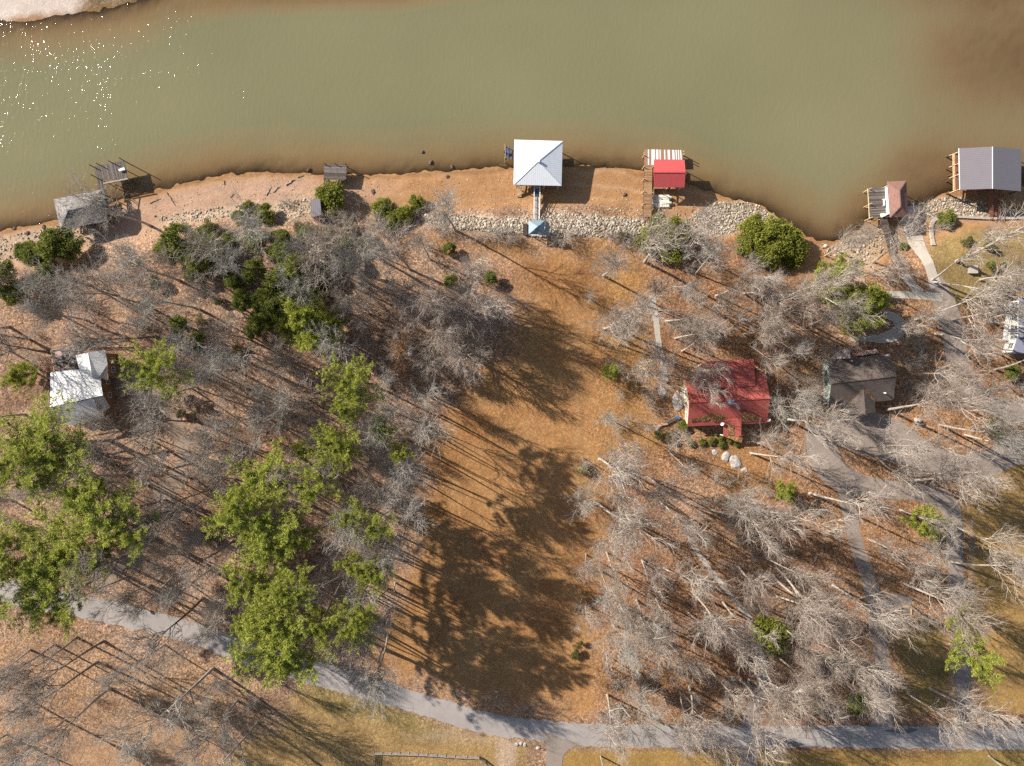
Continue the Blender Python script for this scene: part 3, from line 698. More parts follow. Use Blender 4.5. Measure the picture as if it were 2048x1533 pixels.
# low curved stone edging beside it
def edging(name, label, line, w, h, mat, cat='wall', z=0.0):
    pts = [G(a, b) for a, b in line]; r_ = thing(name, label, cat, pts[len(pts)//2]); mb = MB()
    ln = smooth_line([(a, b, 0) for a, b in line], 4); ps = [G(a, b) for a, b, _ in ln]
    for i in range(len(ps)-1):
        a, b = ps[i], ps[i+1]; d = (b-a); L = d.length; d.normalize(); a = a-d*.01; hh = h*(1+.12*(rng.random()-.5)); ww = w*(1+.15*(rng.random()-.5))
        mb.bar(a+Vector((0,0,hh/2-.1)), b-d*.02+Vector((0,0,hh/2-.1)), ww, hh+.2, rng.random())
    mb.build('stone_course', mat, r_); return r_
edging('garden_wall', 'low curved brick retaining edge below the long timber bench', [(1310,868),(1314,856),(1322,850),(1334,848)], .35, .5, M['rosestone'])
edging('retaining_wall', 'curved pale concrete curb between the boat ramp and the round clipped shrub', [(1866,492),(1862,470),(1862,452),(1868,440),(1880,436)], .7, .35, M['concrete'])
edging('retaining_wall', 'long straight pale curb along the stony shore below the big grey boathouse', [(1882,435),(1920,435),(1985,438),(2048,437),(2200,437)], .45, .4, M['concrete'])
# ------------------------------------------------------------------ white roofed house on the left
q = Q(80, 670, 7.667)
root = thing('house', 'house with a bright white metal roof and railed deck in the left woods', 'house', G(170,775))
zA, zB = 4.2, 6.4
eL, eR, rL, rR = q(160,575,zA), q(925,500,zA), q(150,1110,zB), q(965,930,zB)
cL, cR = q(158,890,5.2), q(940,790,5.2)
lL, lR = q(262,1365,3.3), q(1075,1110,3.3)
mb = MB(); mb.slab([eL, cL, cR, eR], .14); mb.slab([cL, rL, rR, cR], .14)
mb.build('roof', M['roof_house_white'], root)
mb = MB(); mb.slab([rL+Vector((-.9,-.1,-.02)), lL, q(400,1350,3.35), q(318,1085,zB-.05)], .12)
mb.build('rear_roof', M['roof_house_shaded'], root)
mb = MB(); mb.slab([q(822,975,zB-.05), q(930,1230,3.2), lR, rR+Vector((.1,-.15,-.02))], .12)
mb.build('rear_roof', M['roof_house_shaded'], root)
mb = MB(); mb.slab([q(318,1085,zB+.0), q(425,1388,4.2), q(930,1290,4.2), q(822,975,zB+.0)], .12); mb.build('shed_roof', M['roof_house_shaded'], root)
w1, w2, w3, w4, w5, w6 = q(548,315,4.5), q(735,272,5.6), q(995,232,4.4), q(1035,450,4.4), q(805,660,5.6), q(620,600,4.5)
mb = MB(); mb.slab([w2, w1, w6, w5], .12); mb.slab([w3, w2, w5, q(905,650,5.0), w4], .12)
mb.build('wing_roof', M['roof_house_white'], root)
mb = MB(); mb.slab([q(1035,455,4.35), q(905,650,4.6), q(1045,700,4.2)], .12)
mb.build('side_roof', M['cream'], root)
f = [q(180,600,4), q(190,1060,4), q(330,1330,3.2), q(1000,1130,3.2), q(915,900,4), q(905,560,4)]
foot = [Vector((p.x, p.y, 0)) for p in (q(190,620,4), q(300,1310,3.2), q(1010,1080,3.2), q(900,560,4))]
mb = MB(); wall_prism(mb, foot, -.3, [3.9, 3.0, 3.0, 3.9])
g1 = [Vector((p.x, p.y, 0)) for p in (q(590,350,4.3), q(640,640,4.3), q(1005,640,4.3), q(985,280,4.3))]
wall_prism(mb, g1, -.3, 4.1)
gp = [Vector((p.x, p.y, 0)) for p in (q(200,1000,5.5), q(270,1240,4), q(960,1060,4), q(930,880,5.5))]
wall_prism(mb, gp, 2.9, [5.4, 4.3, 4.3, 5.4])
mb.build('wall', M['brownwall'], root)
for t in (.3,.7): window(root, g1[2], g1[3], t, 1.6, 1.1, 1.2); window(root, foot[2], foot[3], t, 1.5, 1.0, 1.2)
for t in (.2,.4,.8): window(root, foot[1], foot[2], t, 1.5, 1.1, 1.2)
door(root, foot[1], foot[2], .6, 0)
dz = 2.6
dA, dB, dC, dD = q(210,235,dz), q(262,550,dz), q(640,560,dz), q(628,160,dz)
dk = root
boards(root, [dA, dB, dC, dD], 34, M['wood_grey'], .05, 0)
joists(root, [dA, dB, dC, dD], M['timber_dark'])
posts(root, [dA, dB, dA.lerp(dD,.5), dD, dC], dz-.3, M['timber_dark'], .18)
mb = MB(); up = Vector((0,0,.0))
railing(root, [dB+Vector((.08,0,.02)), dA+Vector((.08,-.08,.02)), dD+Vector((-.08,-.08,.02)), q(655,290,dz)+Vector((-.08,0,.02))], M['timber_weathered'], 1.0)
def round_table(label, p, r_, mat, h=.74):
    t = thing('table', label, 'table', p)
    mb = MB(); v = Vector(p); mb.cyl(v+Vector((0,0,h-.04)), v+Vector((0,0,h)), r_, r_, 22); mb.build('tabletop', mat, t)
    mb = MB(); mb.cyl(v+Vector((0,0,.03)), v+Vector((0,0,h-.042)), .06, .06, 10); mb.build('pedestal', M['metalgrey'], t)
    mb = MB(); mb.cyl(v+Vector((0,0,.0)), v+Vector((0,0,.029)), .3, .3, 14); mb.build('base', M['metalgrey'], t)
v = q(318,300,dz); round_table('round salmon pink table on the deck of the white roofed house', (v.x, v.y, dz+.01), .72, M['terracotta'])
def garden_chair(label, p, rz, mat, group=None):
    t = thing('garden_chair', label, 'chair', p, rz, group)
    def bb(name, c, sx, sy, sz):
        mb = MB(); mb.box(c, sx, sy, sz); o = mb.build(name, mat); o.parent = t
    bb('seat', (0,0,.43), .5, .5, .05); bb('backrest', (-.24,0,.72), .05, .5, .5)
    for a in (-.21,.21):
        for b in (-.21,.21): bb('leg', (a, b, .2), .045, .045, .4)
for i, (a, b, rz, lb) in enumerate([(405,320,3.3,'metal chair right of the salmon pink table on the left deck'), (330,400,1.2,'metal chair below the salmon pink table on the left deck'), (520,430,2.2,'metal chair against the wall of the white roofed house')]):
    v = q(a, b, dz); garden_chair(lb, (v.x, v.y, dz+.01), rz, M['metalgrey'], 'chairs on the deck of the white roofed house')
# timber fence beside it, stair path of stepping boards
def fence(name, label, line, h=1.1, step=2.2, mat='timber_weathered', rails=3, cat='fence', pw=.12):
    ps = [G(a, b) for a, b in line]; r_ = thing(name, label, cat, ps[len(ps)//2])
    mb = MB()
    for i in range(len(ps)-1):
        a, b = ps[i], ps[i+1]; L = (b-a).length; k = max(1, round(L/step))
        for j in range(k+(i == len(ps)-2)):
            p = a.lerp(b, j/k); m2 = MB(); m2.bar((p.x, p.y, p.z-.2), (p.x, p.y, p.z+h), pw); m2.build('post', M[mat], r_)
        for r in range(rails):
            z = Vector((0,0,h*(.25+.68*r/max(1, rails-1)))); mb.bar(a+z, b+z, .05, .14)
    mb.build('rail', M[mat], r_); return r_
fence('fence', 'low timber rail fence running right from the white roofed house', [(170,694),(212,694),(262,694)], .9)
fence('fence', 'timber fence curving down the slope left of the white roofed house', [(8,688),(20,702),(45,716),(70,732),(92,745)], .9, 1.0)
# ------------------------------------------------------------------ brown shingled house
q = Q(1620, 690, 9.02)
zE, zR = 3.2, 5.9
TL, RL, BL = q(330,300,zE), q(385,690,zR), q(340,1110,zE)
TR, RR, BR = q(1440,160,zE), q(1558,560,zR), q(1510,995,zE)
root = thing('house', 'brown shingled house with a pale green gable wall above the wide driveway', 'house', center([TL,BL,TR,BR], 0))
mb = MB(); mb.slab([TL, RL, RR, TR], .16); mb.slab([RL, BL, BR, RR], .16)
mb.build('roof', M['shingle_brown'], root)
cap(root, [(RL, RR)], M['shingle_brown'], .3)
g0, gF, = q(970,790,4.75), q(1000,1245,4.15)
mb = MB(); mb.slab([q(968,770,4.9), q(700,1055,3.28), q(707,1258,3.1), gF], .13); mb.slab([q(968,770,4.9), gF, q(1182,1215,3.1), q(1175,1025,3.28)], .13)
mb.build('porch_roof', M['shingle_brown'], root)
foot = [Vector((p.x, p.y, 0)) for p in (TL+Vector((.3,-.4,0)), BL+Vector((.3,.4,0)), BR+Vector((-.4,.4,0)), TR+Vector((-.4,-.4,0)))]
mb = MB(); wall_prism(mb, foot, -.3, zE-.28)
for A_, B_, R_, e in ((foot[0], foot[1], RL+Vector((.3,0,0)), .16), (foot[3], foot[2], RR+Vector((-.4,0,0)), -.16)):
    t1 = [Vector((A_.x, A_.y, zE-.27)), Vector((B_.x, B_.y, zE-.27)), Vector((R_.x, R_.y, zR-.25))]; t2 = [p+Vector((e,0,0)) for p in t1]
    mb.poly(t1); mb.poly(t2[::-1]); [mb.poly([t1[i], t2[i], t2[(i+1)%3], t1[(i+1)%3]]) for i in range(3)]
mb.build('wall', M['mint'], root)
mb = MB(); wall_prism(mb, [Vector((p.x, p.y, 0)) for p in (q(730,1060,3), q(735,1235,3), q(1150,1195,3), q(1150,1030,3))], -.3, 2.9); mb.build('entrance_wall', M['mint'], root)
door(root, q(735,1235,3), q(1150,1195,3), .5, 0)
for t in (.25,.5,.75): window(root, foot[0], foot[1], t, 1.6, 1.1, 1.3)
for t in (.1,.24,.8,.92): window(root, foot[1], foot[2], t, 1.6, 1.1, 1.2)
for t in (.2,.5,.8): window(root, foot[3], foot[0], t, 1.6, 1.3, 1.2)
c = q(650,160,5.2); mb = MB(); mb.box((c.x, c.y, 2.9), .85, 1.9, 6.2); mb.box((c.x, c.y+.5, 6.1), .7, .7, .25); mb.build('chimney', M['brick'], root)
for a, b in ((735,290),(1390,190),(1335,868)):
    c = q(a, b, 4.2 if b > 800 else 3.9); mb = MB(); mb.cyl((c.x, c.y, 3.4), (c.x, c.y, c.z+.45), .09, .09, 8); mb.box((c.x, c.y, c.z+.5), .3, .3, .1); mb.build('roof_vent', M['white'], root)
litter(root, [q(700,1040,3.35), q(760,1040,3.35), q(960,790,4.8), q(880,790,4.8)], 420)
litter(root, [q(1110,1000,3.45), q(1170,1010,3.4), q(1010,800,4.7), q(980,830,4.7)], 300)
litter(root, [q(668,460,4.5), q(715,460,4.5), q(745,640,5.6), q(690,640,5.6)], 120)
dq = [q(880,190,1.2), q(1200,170,1.2), q(1200,110,1.2), q(900,120,1.2)]
r2 = thing('stone_fireplace', 'rosy stone outdoor fireplace behind the upper eave of the brown house', 'fireplace', center(dq))
mb = MB()
for i in range(14):
    p = q(900+22*i, 165-4*i+10*math.sin(i*2), 1.6); mb.box((p.x, p.y, 1.0), .3+.1*rng.random(), .5+.25*rng.random(), 2.0+.3*rng.random(), rng.random(), rng.random())
mb.build('stonework', M['rosestone'], r2)
# steps beside the entrance
sA = [q(640,1090,.5), q(640,1215,.5), q(695,1215,.5), q(695,1090,.5)]
r2 = thing('steps', 'white wooden steps left of the porch roof of the brown house', 'steps', center(sA, 0))
boards(r2, [p+Vector((0,0,.35)) for p in sA], 4, M['white'], .06, 1, gap=.25, name='tread')
mb = MB()
for p, p2 in ((sA[0], sA[1]), (sA[3], sA[2])): mb.bar(Vector((p.x, p.y, .45)), Vector((p2.x, p2.y, .45)), .08, .25)
mb.build('stringer', M['white'], r2)
# ------------------------------------------------------------------ house cut by the right edge
q = Q(1880, 560, 7.667)
root = thing('house', 'beige house with a dark roof and white paned windows at the right edge', 'house', (P(2070,650).x, P(2070,650).y, 0))
zE = 4.0
rA, rB = q(1222,275,zE), q(1205,880,zE)
mb = MB(); xr = P(2330,640,zE)
rC = Vector((rB.x+8, rB.y, zE+2.3)); rD = Vector((rA.x+8, rA.y+.3, zE+2.3)); rE = Vector((rB.x+16, rB.y, zE)); rF = Vector((rA.x+16, rA.y+.3, zE))
mb.slab([rA, rB, rC, rD], .15); mb.slab([rD, rC, rE, rF], .15)
rG, rH = q(1195,860,zE-.6), q(1110,1130,zE-.6)
mb.slab([rG, rH, Vector((rH.x+12, rH.y, zE+.6)), Vector((rG.x+12, rG.y, zE+.6))], .15)
mb.build('roof', M['roof_dark'], root)
foot = [Vector((p.x+.35, p.y, 0)) for p in (rA-Vector((0,.4,0)), rB, rE, rF-Vector((0,.4,0)))]; foot[2].x -= .8; foot[3].x -= .8
mb = MB(); wall_prism(mb, foot, -.3, zE-.25); f2 = [Vector((rG.x+.3, rG.y-.3, 0)), Vector((rH.x+.3, rH.y+.3, 0)), Vector((rH.x+10, rH.y+.3, 0)), Vector((rG.x+10, rG.y-.3, 0))]
wall_prism(mb, f2, -.3, zE-.9); mb.build('wall', M['greybeige'], root)
for t in (.72,.84,.95,.12,.3,.45): window(root, foot[0], foot[1], t, 2.3, 1.25, 1.9 if t > .6 else 1.5)
window(root, f2[0], f2[1], .55, 1.9, 1.3, 1.4)
dq = [q(1040,380,1.0), q(960,920,1.0), q(1100,940,1.0), q(1200,350,1.0)]
r2 = root
boards(root, dq, 9, M['white'], .06, 1, name='porch_boards'); posts(root, [dq[0], dq[1], dq[0].lerp(dq[1],.5)], .9, M['white'], .15)
railing(root, [dq[0], dq[0].lerp(dq[1],.5), dq[1]], M['white'], 1.0)
# ------------------------------------------------------------------ boathouses and docks
def hip(root, c, ridge, mat, th=.12, capw=.22, name='roof', overhang_mat=None):
    """c: TL, BL, BR, TR eave corners; ridge: (Ra, Rb) from the left/top end"""
    A, B, Cc, D = c; Ra, Rb = ridge; mb = MB()
    if (Ra-Rb).length < .05:
        for t in ((A, B, Ra), (B, Cc, Ra), (Cc, D, Ra), (D, A, Ra)): mb.slab(list(t), th)
        segs = [(p, Ra) for p in c]
    else:
        L = (Ra-A).length+(Rb-D).length; 
        segs = [(Ra, Rb)]
        vertical = abs((Ra-Rb).y) > abs((Ra-Rb).x)
        if vertical:      # Ra top end, Rb bottom end
            for t in ((A, B, Rb, Ra), (B, Cc, Rb), (Cc, D, Ra, Rb), (D, A, Ra)): mb.slab(list(t), th)
            segs += [(A, Ra), (D, Ra), (B, Rb), (Cc, Rb)]
        else:             # Ra left end, Rb right end
            for t in ((A, B, Ra), (B, Cc, Rb, Ra), (Cc, D, Rb), (D, A, Ra, Rb)): mb.slab(list(t), th)
            segs += [(A, Ra), (B, Ra), (Cc, Rb), (D, Rb)]
    o = mb.build(name, mat, root)
    cap(root, segs, mat, capw); return o
def grid(quad, nu, nv):
    a, b, c, d = [Vector(p) for p in quad]
    return [a.lerp(b, i/(nu-1)).lerp(d.lerp(c, i/(nu-1)), j/(nv-1)) for i in range(nu) for j in range(nv)]
# white roofed boathouse
q = Q(1000, 270, 6.967); zE, zR, zD = 1.6, 3.4, -.9
c4 = [q(203,68,zE), q(190,695,zE), q(857,712,zE), q(873,88,zE)]; ap = q(530,368,zR)
root = thing('boathouse', 'boathouse with a bright white square pyramid metal roof standing over the lake bed', 'boathouse', center(c4))
hip(root, c4, (ap, ap), M['roof_white'], capw=.16)
mb = MB(); mb.box((ap.x+.1, ap.y-.05, zR+.16), .45, .45, .3); mb.build('roof_vent', M['white'], root)
ic = inset(c4, .55); dk = [Vector((p.x, p.y, zD)) for p in ic]
boards(root, dk, 50, M['wood_grey'], .05, 1); joists(root, dk, M['timber'], 5)
posts(root, [p for p in grid(dk, 3, 4)], zE-.05, M['timber'], .22)
mb = MB()
for i in range(4): mb.bar(ic[i]+Vector((0,0,-.22)), ic[(i+1)%4]+Vector((0,0,-.22)), .12, .24)
mb.build('roof_beam', M['timber'], root)
sd = [q(65,160,zD), q(68,345,zD), q(230,352,zD), q(230,150,zD)]
boards(root, sd, 13, M['wood_grey'], .05, 1, name='side_deck'); posts(root, [sd[0], sd[1]], .3, M['timber'], .16)
railing(root, [sd[0]+Vector((.1,-.1,0)), sd[1]+Vector((.1,.1,0))], M['timber_weathered'], .95)
v = q(112,258,zD); b_ = thing('deck_chair', 'blue folding chair on the small side deck left of the white boathouse roof', 'chair', (v.x, v.y, zD))
mb = MB(); mb.slab([v+Vector(t) for t in ((-.35,.1,.35),(-.3,-.45,.35),(.35,-.3,.38),(.3,.25,.38))], .05); mb.build('seat', M['blue'], b_)
mb = MB(); mb.slab([v+Vector(t) for t in ((-.9,.35,.85),(-.85,-.2,.85),(-.32,-.43,.4),(-.37,.12,.4))], .05); mb.build('backrest', M['blue'], b_)
mb = MB(); [mb.bar(v+Vector((a, b, 0)), v+Vector((a, b, .3)), .04) for a, b in ((-.3,.05),(-.25,-.4),(.3,-.25),(.27,.2))]; mb.build('frame', M['metalgrey'], b_)
# wooden stairs down to the bed
def stair(root, a, b, c, d, n, mat, tread_mat=None, z_up=None):
    """a,b top edge ; d,c bottom edge"""
    for i in range(n):
        t0, t1 = (i+.1)/n, (i+.8)/n; mb = MB()
        p = [a.lerp(d, t0), a.lerp(d, t1), b.lerp(c, t1), b.lerp(c, t0)]; z = p[0].z
        p = [Vector((x.x, x.y, z)) for x in p]
        if (p[1]-p[0]).cross(p[2]-p[1]).z < 0: p = p[::-1]
        mb.slab(p, .06, rng.random()); mb.build('tread', tread_mat or mat, root)
    mb = MB(); e = Vector((0,0,-.12)); mb.bar(a+e, d+e, .08, .28); mb.bar(b+e, c+e, .08, .28); mb.build('stringer', mat, root)
a, b = q(235,700,zD), q(300,700,zD); d, c = q(238,862,0), q(297,868,0)
zg = gz(d.x, d.y)+.15; d = q(238,862,zg); c = q(297,868,zg)
rs = thing('staircase', 'pale wooden staircase from the white roofed boathouse down to the lake bed', 'stairs', (d.x, d.y, zg-.1))
stair(rs, a, b, c, d, 9, M['timber'])
# walkway and gazebo
rw = thing('walkway', 'narrow white boarded walkway joining the white boathouse and the blue grey pavilion', 'walkway', center([q(515,900,0)]))
wa, wb, wc, wd = q(475,712,zD), q(470,1190,-.15), q(545,1190,-.15), q(556,712,zD)
boards(rw, [wa, wb, wc, wd], 60, M['timber_weathered'], .05, 0, name='deck_boards'); posts(rw, [wa.lerp(wb,t) for t in (.3,.65)]+[wd.lerp(wc,t) for t in (.3,.65)], -.5, M['timber'], .15)
railing(rw, [wa, wb], M['white'], 1.0); railing(rw, [wd, wc], M['white'], 1.0)
mt = [q(492,752,zD+.03), q(492,880,zD+.18), q(536,880,zD+.18), q(538,752,zD+.03)]
rm = thing('mat', 'blue mat lying on the upper end of the white walkway', 'mat', center(mt, zD)); mb = MB(); mb.slab([p+Vector((0,0,.06)) for p in mt], .02); mb.build('fabric', M['bluemat'], rm)
zg0 = G(1074,458).z
c4 = [q(400,1192,2.6), q(398,1385,2.6), q(612,1395,2.6), q(628,1192,2.6)]; ap = q(525,1285,3.9)
rg = thing('pavilion', 'small pavilion with a blue grey hipped metal roof at the shore end of the walkway', 'pavilion', (ap.x, ap.y, zg0))
hip(rg, c4, (ap, ap), M['roof_blue'], capw=.12)
top4 = [ap+Vector(t) for t in ((-.75,.55,.08),(-.75,-.55,.08),(.75,-.55,.08),(.75,.55,.08))]; tap = ap+Vector((0,0,.6))
hip(rg, top4, (tap, tap), M['roof_blue'], th=.06, capw=.08, name='cupola_roof')
fl = [Vector((p.x, p.y, .05)) for p in inset(c4, .3)]
boards(rg, fl, 18, M['wood_grey'], .05, 0, name='floor_boards'); posts(rg, fl, 2.5, M['white'], .16); railing(rg, [fl[1], fl[2]], M['white'], 1.0)
sx = [q(640,1200,1.9), q(612,1395,1.9), q(685,1402,1.2), q(688,1240,1.2)]
mb = MB(); mb.slab(sx if (sx[1]-sx[0]).cross(sx[2]-sx[1]).z > 0 else sx[::-1], .08); mb.build('side_roof', M['roof_blue'], rg)
gr = [q(318,1240,.6), q(318,1395,.6), q(380,1395,.6), q(380,1232,.6)]
rb = thing('storage_bench', 'pale grey storage bench on the left of the blue grey pavilion', 'bench', center(gr, zg0))
mb = MB(); mb.slab([p for p in gr], .06); mb.build('lid', M['wood_grey'], rb)
mb = MB(); wall_prism(mb, inset(gr, .05), zg0-.1, .53); mb.build('chest', M['white'], rb)
# red roofed boathouse
q = Q(1270, 280, 9.582); zE, zR, zD = 1.0, 2.3, -1.3
TL, TR_, RL_, RR_, BL, BR = q(368,375,zE), q(950,382,zE), q(352,622,zR), q(968,622,zR), q(368,908,zE), q(948,915,zE)
root = thing('boathouse', 'boathouse with a bright red gable metal roof beside a striped deck', 'boathouse', center([TL,BL,BR,TR_]))
mb = MB(); mb.slab([TL, RL_, RR_, TR_], .1); mb.slab([RL_, BL, BR, RR_], .1); mb.build('roof', M['roof_red2'], root)
cap(root, [(RL_, RR_)], M['roof_red2'], .25)
fr = [Vector((p.x, p.y, zD)) for p in inset([TL, BL, BR, TR_], .4)]
boards(root, fr, 36, M['wood_brown'], .05, 1, name='floor_boards'); posts(root, grid(fr, 2, 3), zE-.1, M['timber'], .2); joists(root, fr, M['timber_dark'])
mb = MB()
for i in range(4): mb.bar(fr[i]+Vector((0,0,zE-zD-.25)), fr[(i+1)%4]+Vector((0,0,zE-zD-.25)), .12, .22)
mb.build('roof_beam', M['timber'], root)
rd = thing('dock', 'dock of brown and white striped boards with a long brown boarded walkway', 'dock', center([q(560,280,zD), q(240,1300,zD)]))
s1 = [q(180,185,zD), q(180,480,zD), q(360,480,zD), q(360,185,zD)]; pat = [.1,.2,.15,.9,.1,.2,.95,.9]
boards(rd, s1, 8, M['stripe'], .05, 1, pick=pat, gap=.08)
s2 = [q(361,185,zD), q(361,395,zD), q(920,395,zD), q(905,198,zD)]
pat2 = [.9,.1,.9,.95,.1,.9,.15,.1,.2,.9,.2,.1,.95,.9,.2,.15,.9,.9,.1,.9,.15,.9,.2,.95,.1]
boards(rd, s2, 25, M['stripe'], .05, 1, pick=pat2, gap=.08)
zw = -.6
s3 = [q(182,481,zD), q(165,1480,zw), q(315,1480,zw), q(335,481,zD)]
boards(rd, s3, 64, M['wood_brown'], .05, 0, name='walkway_boards'); joists(rd, s3, M['timber_dark'], 3)
posts(rd, [q(a, b, zD) for a, b in ((172,300),(165,525),(165,760),(160,1000),(155,1240),(335,525),(335,1020),(328,1235),(925,235),(925,290))], [-.6]*2+[-.5]*6+[-.6]*2, M['timber'], .2)
posts(rd, [q(a, b, zD) for a, b in ((200,210),(560,200),(900,215),(560,390))], zD-.07, M['timber'], .2)
# floating dock of plastic cubes with lobes
f0 = [q(335,1055,-2.1), q(335,1292,-2.1), q(655,1292,-2.1), q(655,1055,-2.1)]
rf = thing('floating_dock', 'cream plastic drive-on float with rounded ends resting beside the brown walkway', 'float', center(f0))
zt = gz(f0[0].x, f0[0].y); z1 = max(gz(p.x, p.y) for p in f0)+.38
mb = MB(); a, b, c, d = [Vector((p.x, p.y, z1)) for p in f0]; nu, nv = 7, 5
for i in range(nu):
    for j in range(nv):
        def gp_(u, v): return a.lerp(d, u).lerp(b.lerp(c, u), v)
        pc = [gp_((i+.04)/nu, (j+.04)/nv), gp_((i+.04)/nu, (j+.96)/nv), gp_((i+.96)/nu, (j+.96)/nv), gp_((i+.96)/nu, (j+.04)/nv)]
        mb.slab(pc, .4)
mb.build('float_cubes', M['plasticcream'], rf)
for t in (.22,.66):
    mb = MB(); p0 = d.lerp(c, t)+Vector((-.1,0,-.18)); p1 = p0+Vector((.55,0,.05)); mb.cyl(p0, p1, .40, .26, 14); mb.cyl(p1+Vector((.001,0,0)), p1+Vector((.14,0,0)), .26, .1, 14); mb.build('roller_end', M['plasticcream'], rf, smooth=False)
    mb = MB(); p2 = p0+Vector((-1.5,.25,.22)); mb.bar(p2, p0+Vector((0,0,.34)), .34, .1); mb.build('bunk', M['plasticcream'], rf)
mb = MB()
for i in range(1, nu):
    for j in range(1, nv): p = gp_(i/nu, j/nv); mb.cyl(p+Vector((0,0,-.05)), p+Vector((0,0,.03)), .06, .05, 6)
mb.build('pin', M['black'], rf)
# small grey platform
zD = -.9
c4 = [P(649,328,zD), P(647.5,359.6,zD), P(691.5,361,zD), P(693,329.5,zD)]
root = thing('dock', 'small weathered grey plank platform on posts at the waterline', 'dock', center(c4))
boards(root, c4, 22, M['wood_grey'], .06, 0, jag=.12); joists(root, c4, M['timber_dark'], 4)
posts(root, [P(650,329,zD), P(671,329,zD), P(692,330,zD), P(650,358,zD), P(690,360,zD)], [-.1,-.1,-.1,-.4,-.4], M['timber_dark'], .18)
s = [P(647.5,360,-1.2), P(647.5,372,-1.2), P(659,372,-1.2), P(659,360,-1.2)]; boards(root, s, 6, M['wood_grey'], .06, 1, name='lower_step_boards'); posts(root, [s[1], s[2]], -1.25, M['timber_dark'], .15)
# left shingle roofed boathouse with grey deck
q = Q(90, 300, 8.07); zE, zR, zD = 1.0, 2.9, -.4
c4 = [q(137,800,zE), q(245,1290,zE), q(1010,1150,zE), q(905,645,zE)]; Ra, Rb = q(365,975,zR), q(680,905,zR)
root = thing('boathouse', 'boathouse with a mottled grey shingled hip roof at the left shore', 'boathouse', center(c4))
hip(root, c4, (Ra, Rb), M['shingle_grey'], .14, .25)
ic = inset(c4, .5); fl = [Vector((p.x, p.y, -1.3)) for p in ic]
boards(root, fl, 40, M['wood_grey'], .05, 1, name='floor_boards'); posts(root, grid(fl, 3, 3), zE-.1, M['timber_dark'], .2); joists(root, fl, M['timber'], 5)
mb = MB()
for i in range(4): mb.bar(ic[i]+Vector((0,0,-.28)), ic[(i+1)%4]+Vector((0,0,-.28)), .12, .24)
mb.bar(q(370,1270,-1.2), q(840,1490,-2.0), .15); mb.build('roof_beam', M['timber'], root)
rd = thing('dock', 'weathered grey L shaped plank deck beside the shingled boathouse', 'dock', center([q(1000,400,zD)]))
boards(rd, [q(790,275,zD), q(840,470,zD), q(1345,470,zD), q(1280,180,zD)], 52, M['wood_grey'], .06, 1, jag=.12)
boards(rd, [q(838,471,zD), q(862,640,zD), q(965,640,zD), q(945,471,zD)], 10, M['wood_grey'], .06, 1, name='walkway_boards')
boards(rd, [q(905,641,zD), q(965,900,zD), q(1030,915,zD), q(990,641,zD)], 5, M['wood_grey'], .06, 1, name='gangway_boards')
pp = [q(a, b, zD) for a, b in ((765,268),(878,245),(1075,205),(1262,168),(792,428),(1345,490),(1150,900),(1030,920),(1140,560))]
posts(rd, pp, [.75,.75,.75,1.1,.75,-.5,-.2,-.2,-.5], M['timber_dark'], .2)
mb = MB()
for a, b in (((1262,168),(1345,490)), ((1140,560),(1150,900)), ((945,560),(1345,480)), ((985,600),(1145,720)), ((990,700),(1150,820)), ((1030,840),(1150,880)), ((1030,920),(1150,900)), ((985,570),(1140,680))):
    mb.bar(q(*a, zD-.15), q(*b, zD-.15), .1, .18)
mb.build('frame', M['timber_dark'], rd)
bench0 = [q(940,555,zD+.4), q(1340,475,zD+.4), q(1330,455,zD+.4), q(940,530,zD+.4)]
mb = MB(); mb.slab(bench0, .08); mb.build('bench_board', M['timber_weathered'], rd)
b0 = [q(1180,315,.05), q(1200,348,.05), q(1290,318,.05), q(1272,282,.05)]
rb = thing('bench', 'white bench with a broken side standing on the grey L shaped deck', 'bench', center(b0, zD))
mb = MB(); mb.slab(b0, .07); mb.build('seat', M['white'], rb)
for p in inset(b0, .08): mb = MB(); mb.bar((p.x, p.y, zD+.01), (p.x, p.y, -.03), .08); mb.build('leg', M['white'], rb)
# brown hip roofed boathouse, right of the cove
q = Q(1488, 250, 3.65); zE, zR, zD = 1.4, 2.7, -.6
c4 = [q(1045,415,zE), q(1066,678,zE), q(1201,670,zE), q(1184,408,zE)]; Ra, Rb = q(1136,480,zR), q(1143,597,zR)
root = thing('boathouse', 'boathouse with a reddish brown shingled hip roof beside the concrete ramp', 'boathouse', center(c4))
hip(root, c4, (Ra, Rb), M['shingle_reddish'], .12, .2)
fl = [Vector((p.x, p.y, -1.2)) for p in inset(c4, .35)]; boards(root, fl, 26, M['wood_grey'], .05, 1, name='floor_boards'); posts(root, grid(fl, 2, 3), zE-.1, M['timber_dark'], .18); joists(root, fl, M['timber'], 4)
mb = MB(); wall_prism(mb, [Vector((p.x, p.y, 0)) for p in (q(1050,440,.5), q(1060,650,.5), q(1066,650,.5), q(1056,440,.5))], -1.15, 1.2); mb.build('wall', M['white'], root)
rd = thing('dock', 'grey plank deck with a long boarded gangway beside the brown roofed boathouse', 'dock', center([q(970,570,zD)]))
boards(rd, [q(910,462,zD), q(922,684,zD), q(1058,672,zD), q(1030,458,zD)], 30, M['wood_grey'], .06, 0, jag=.1)
za = G(1787,512).z+.25
boards(rd, [q(992,686,zD), q(1068,972,za), q(1117,946,za), q(1045,684,zD)], 52, M['wood_grey'], .05, 0, name='gangway_boards')
joists(rd, [q(910,462,zD), q(922,684,zD), q(1058,672,zD), q(1030,458,zD)], M['timber'], 4)
mb = MB()
for y, x in ((466,885),(590,890),(692,900)): mb.bar(q(x, y+14, zD-.9), q(x+140, y-8, zD-.05), .12, .18)
mb.build('brace', M['timber'], rd)
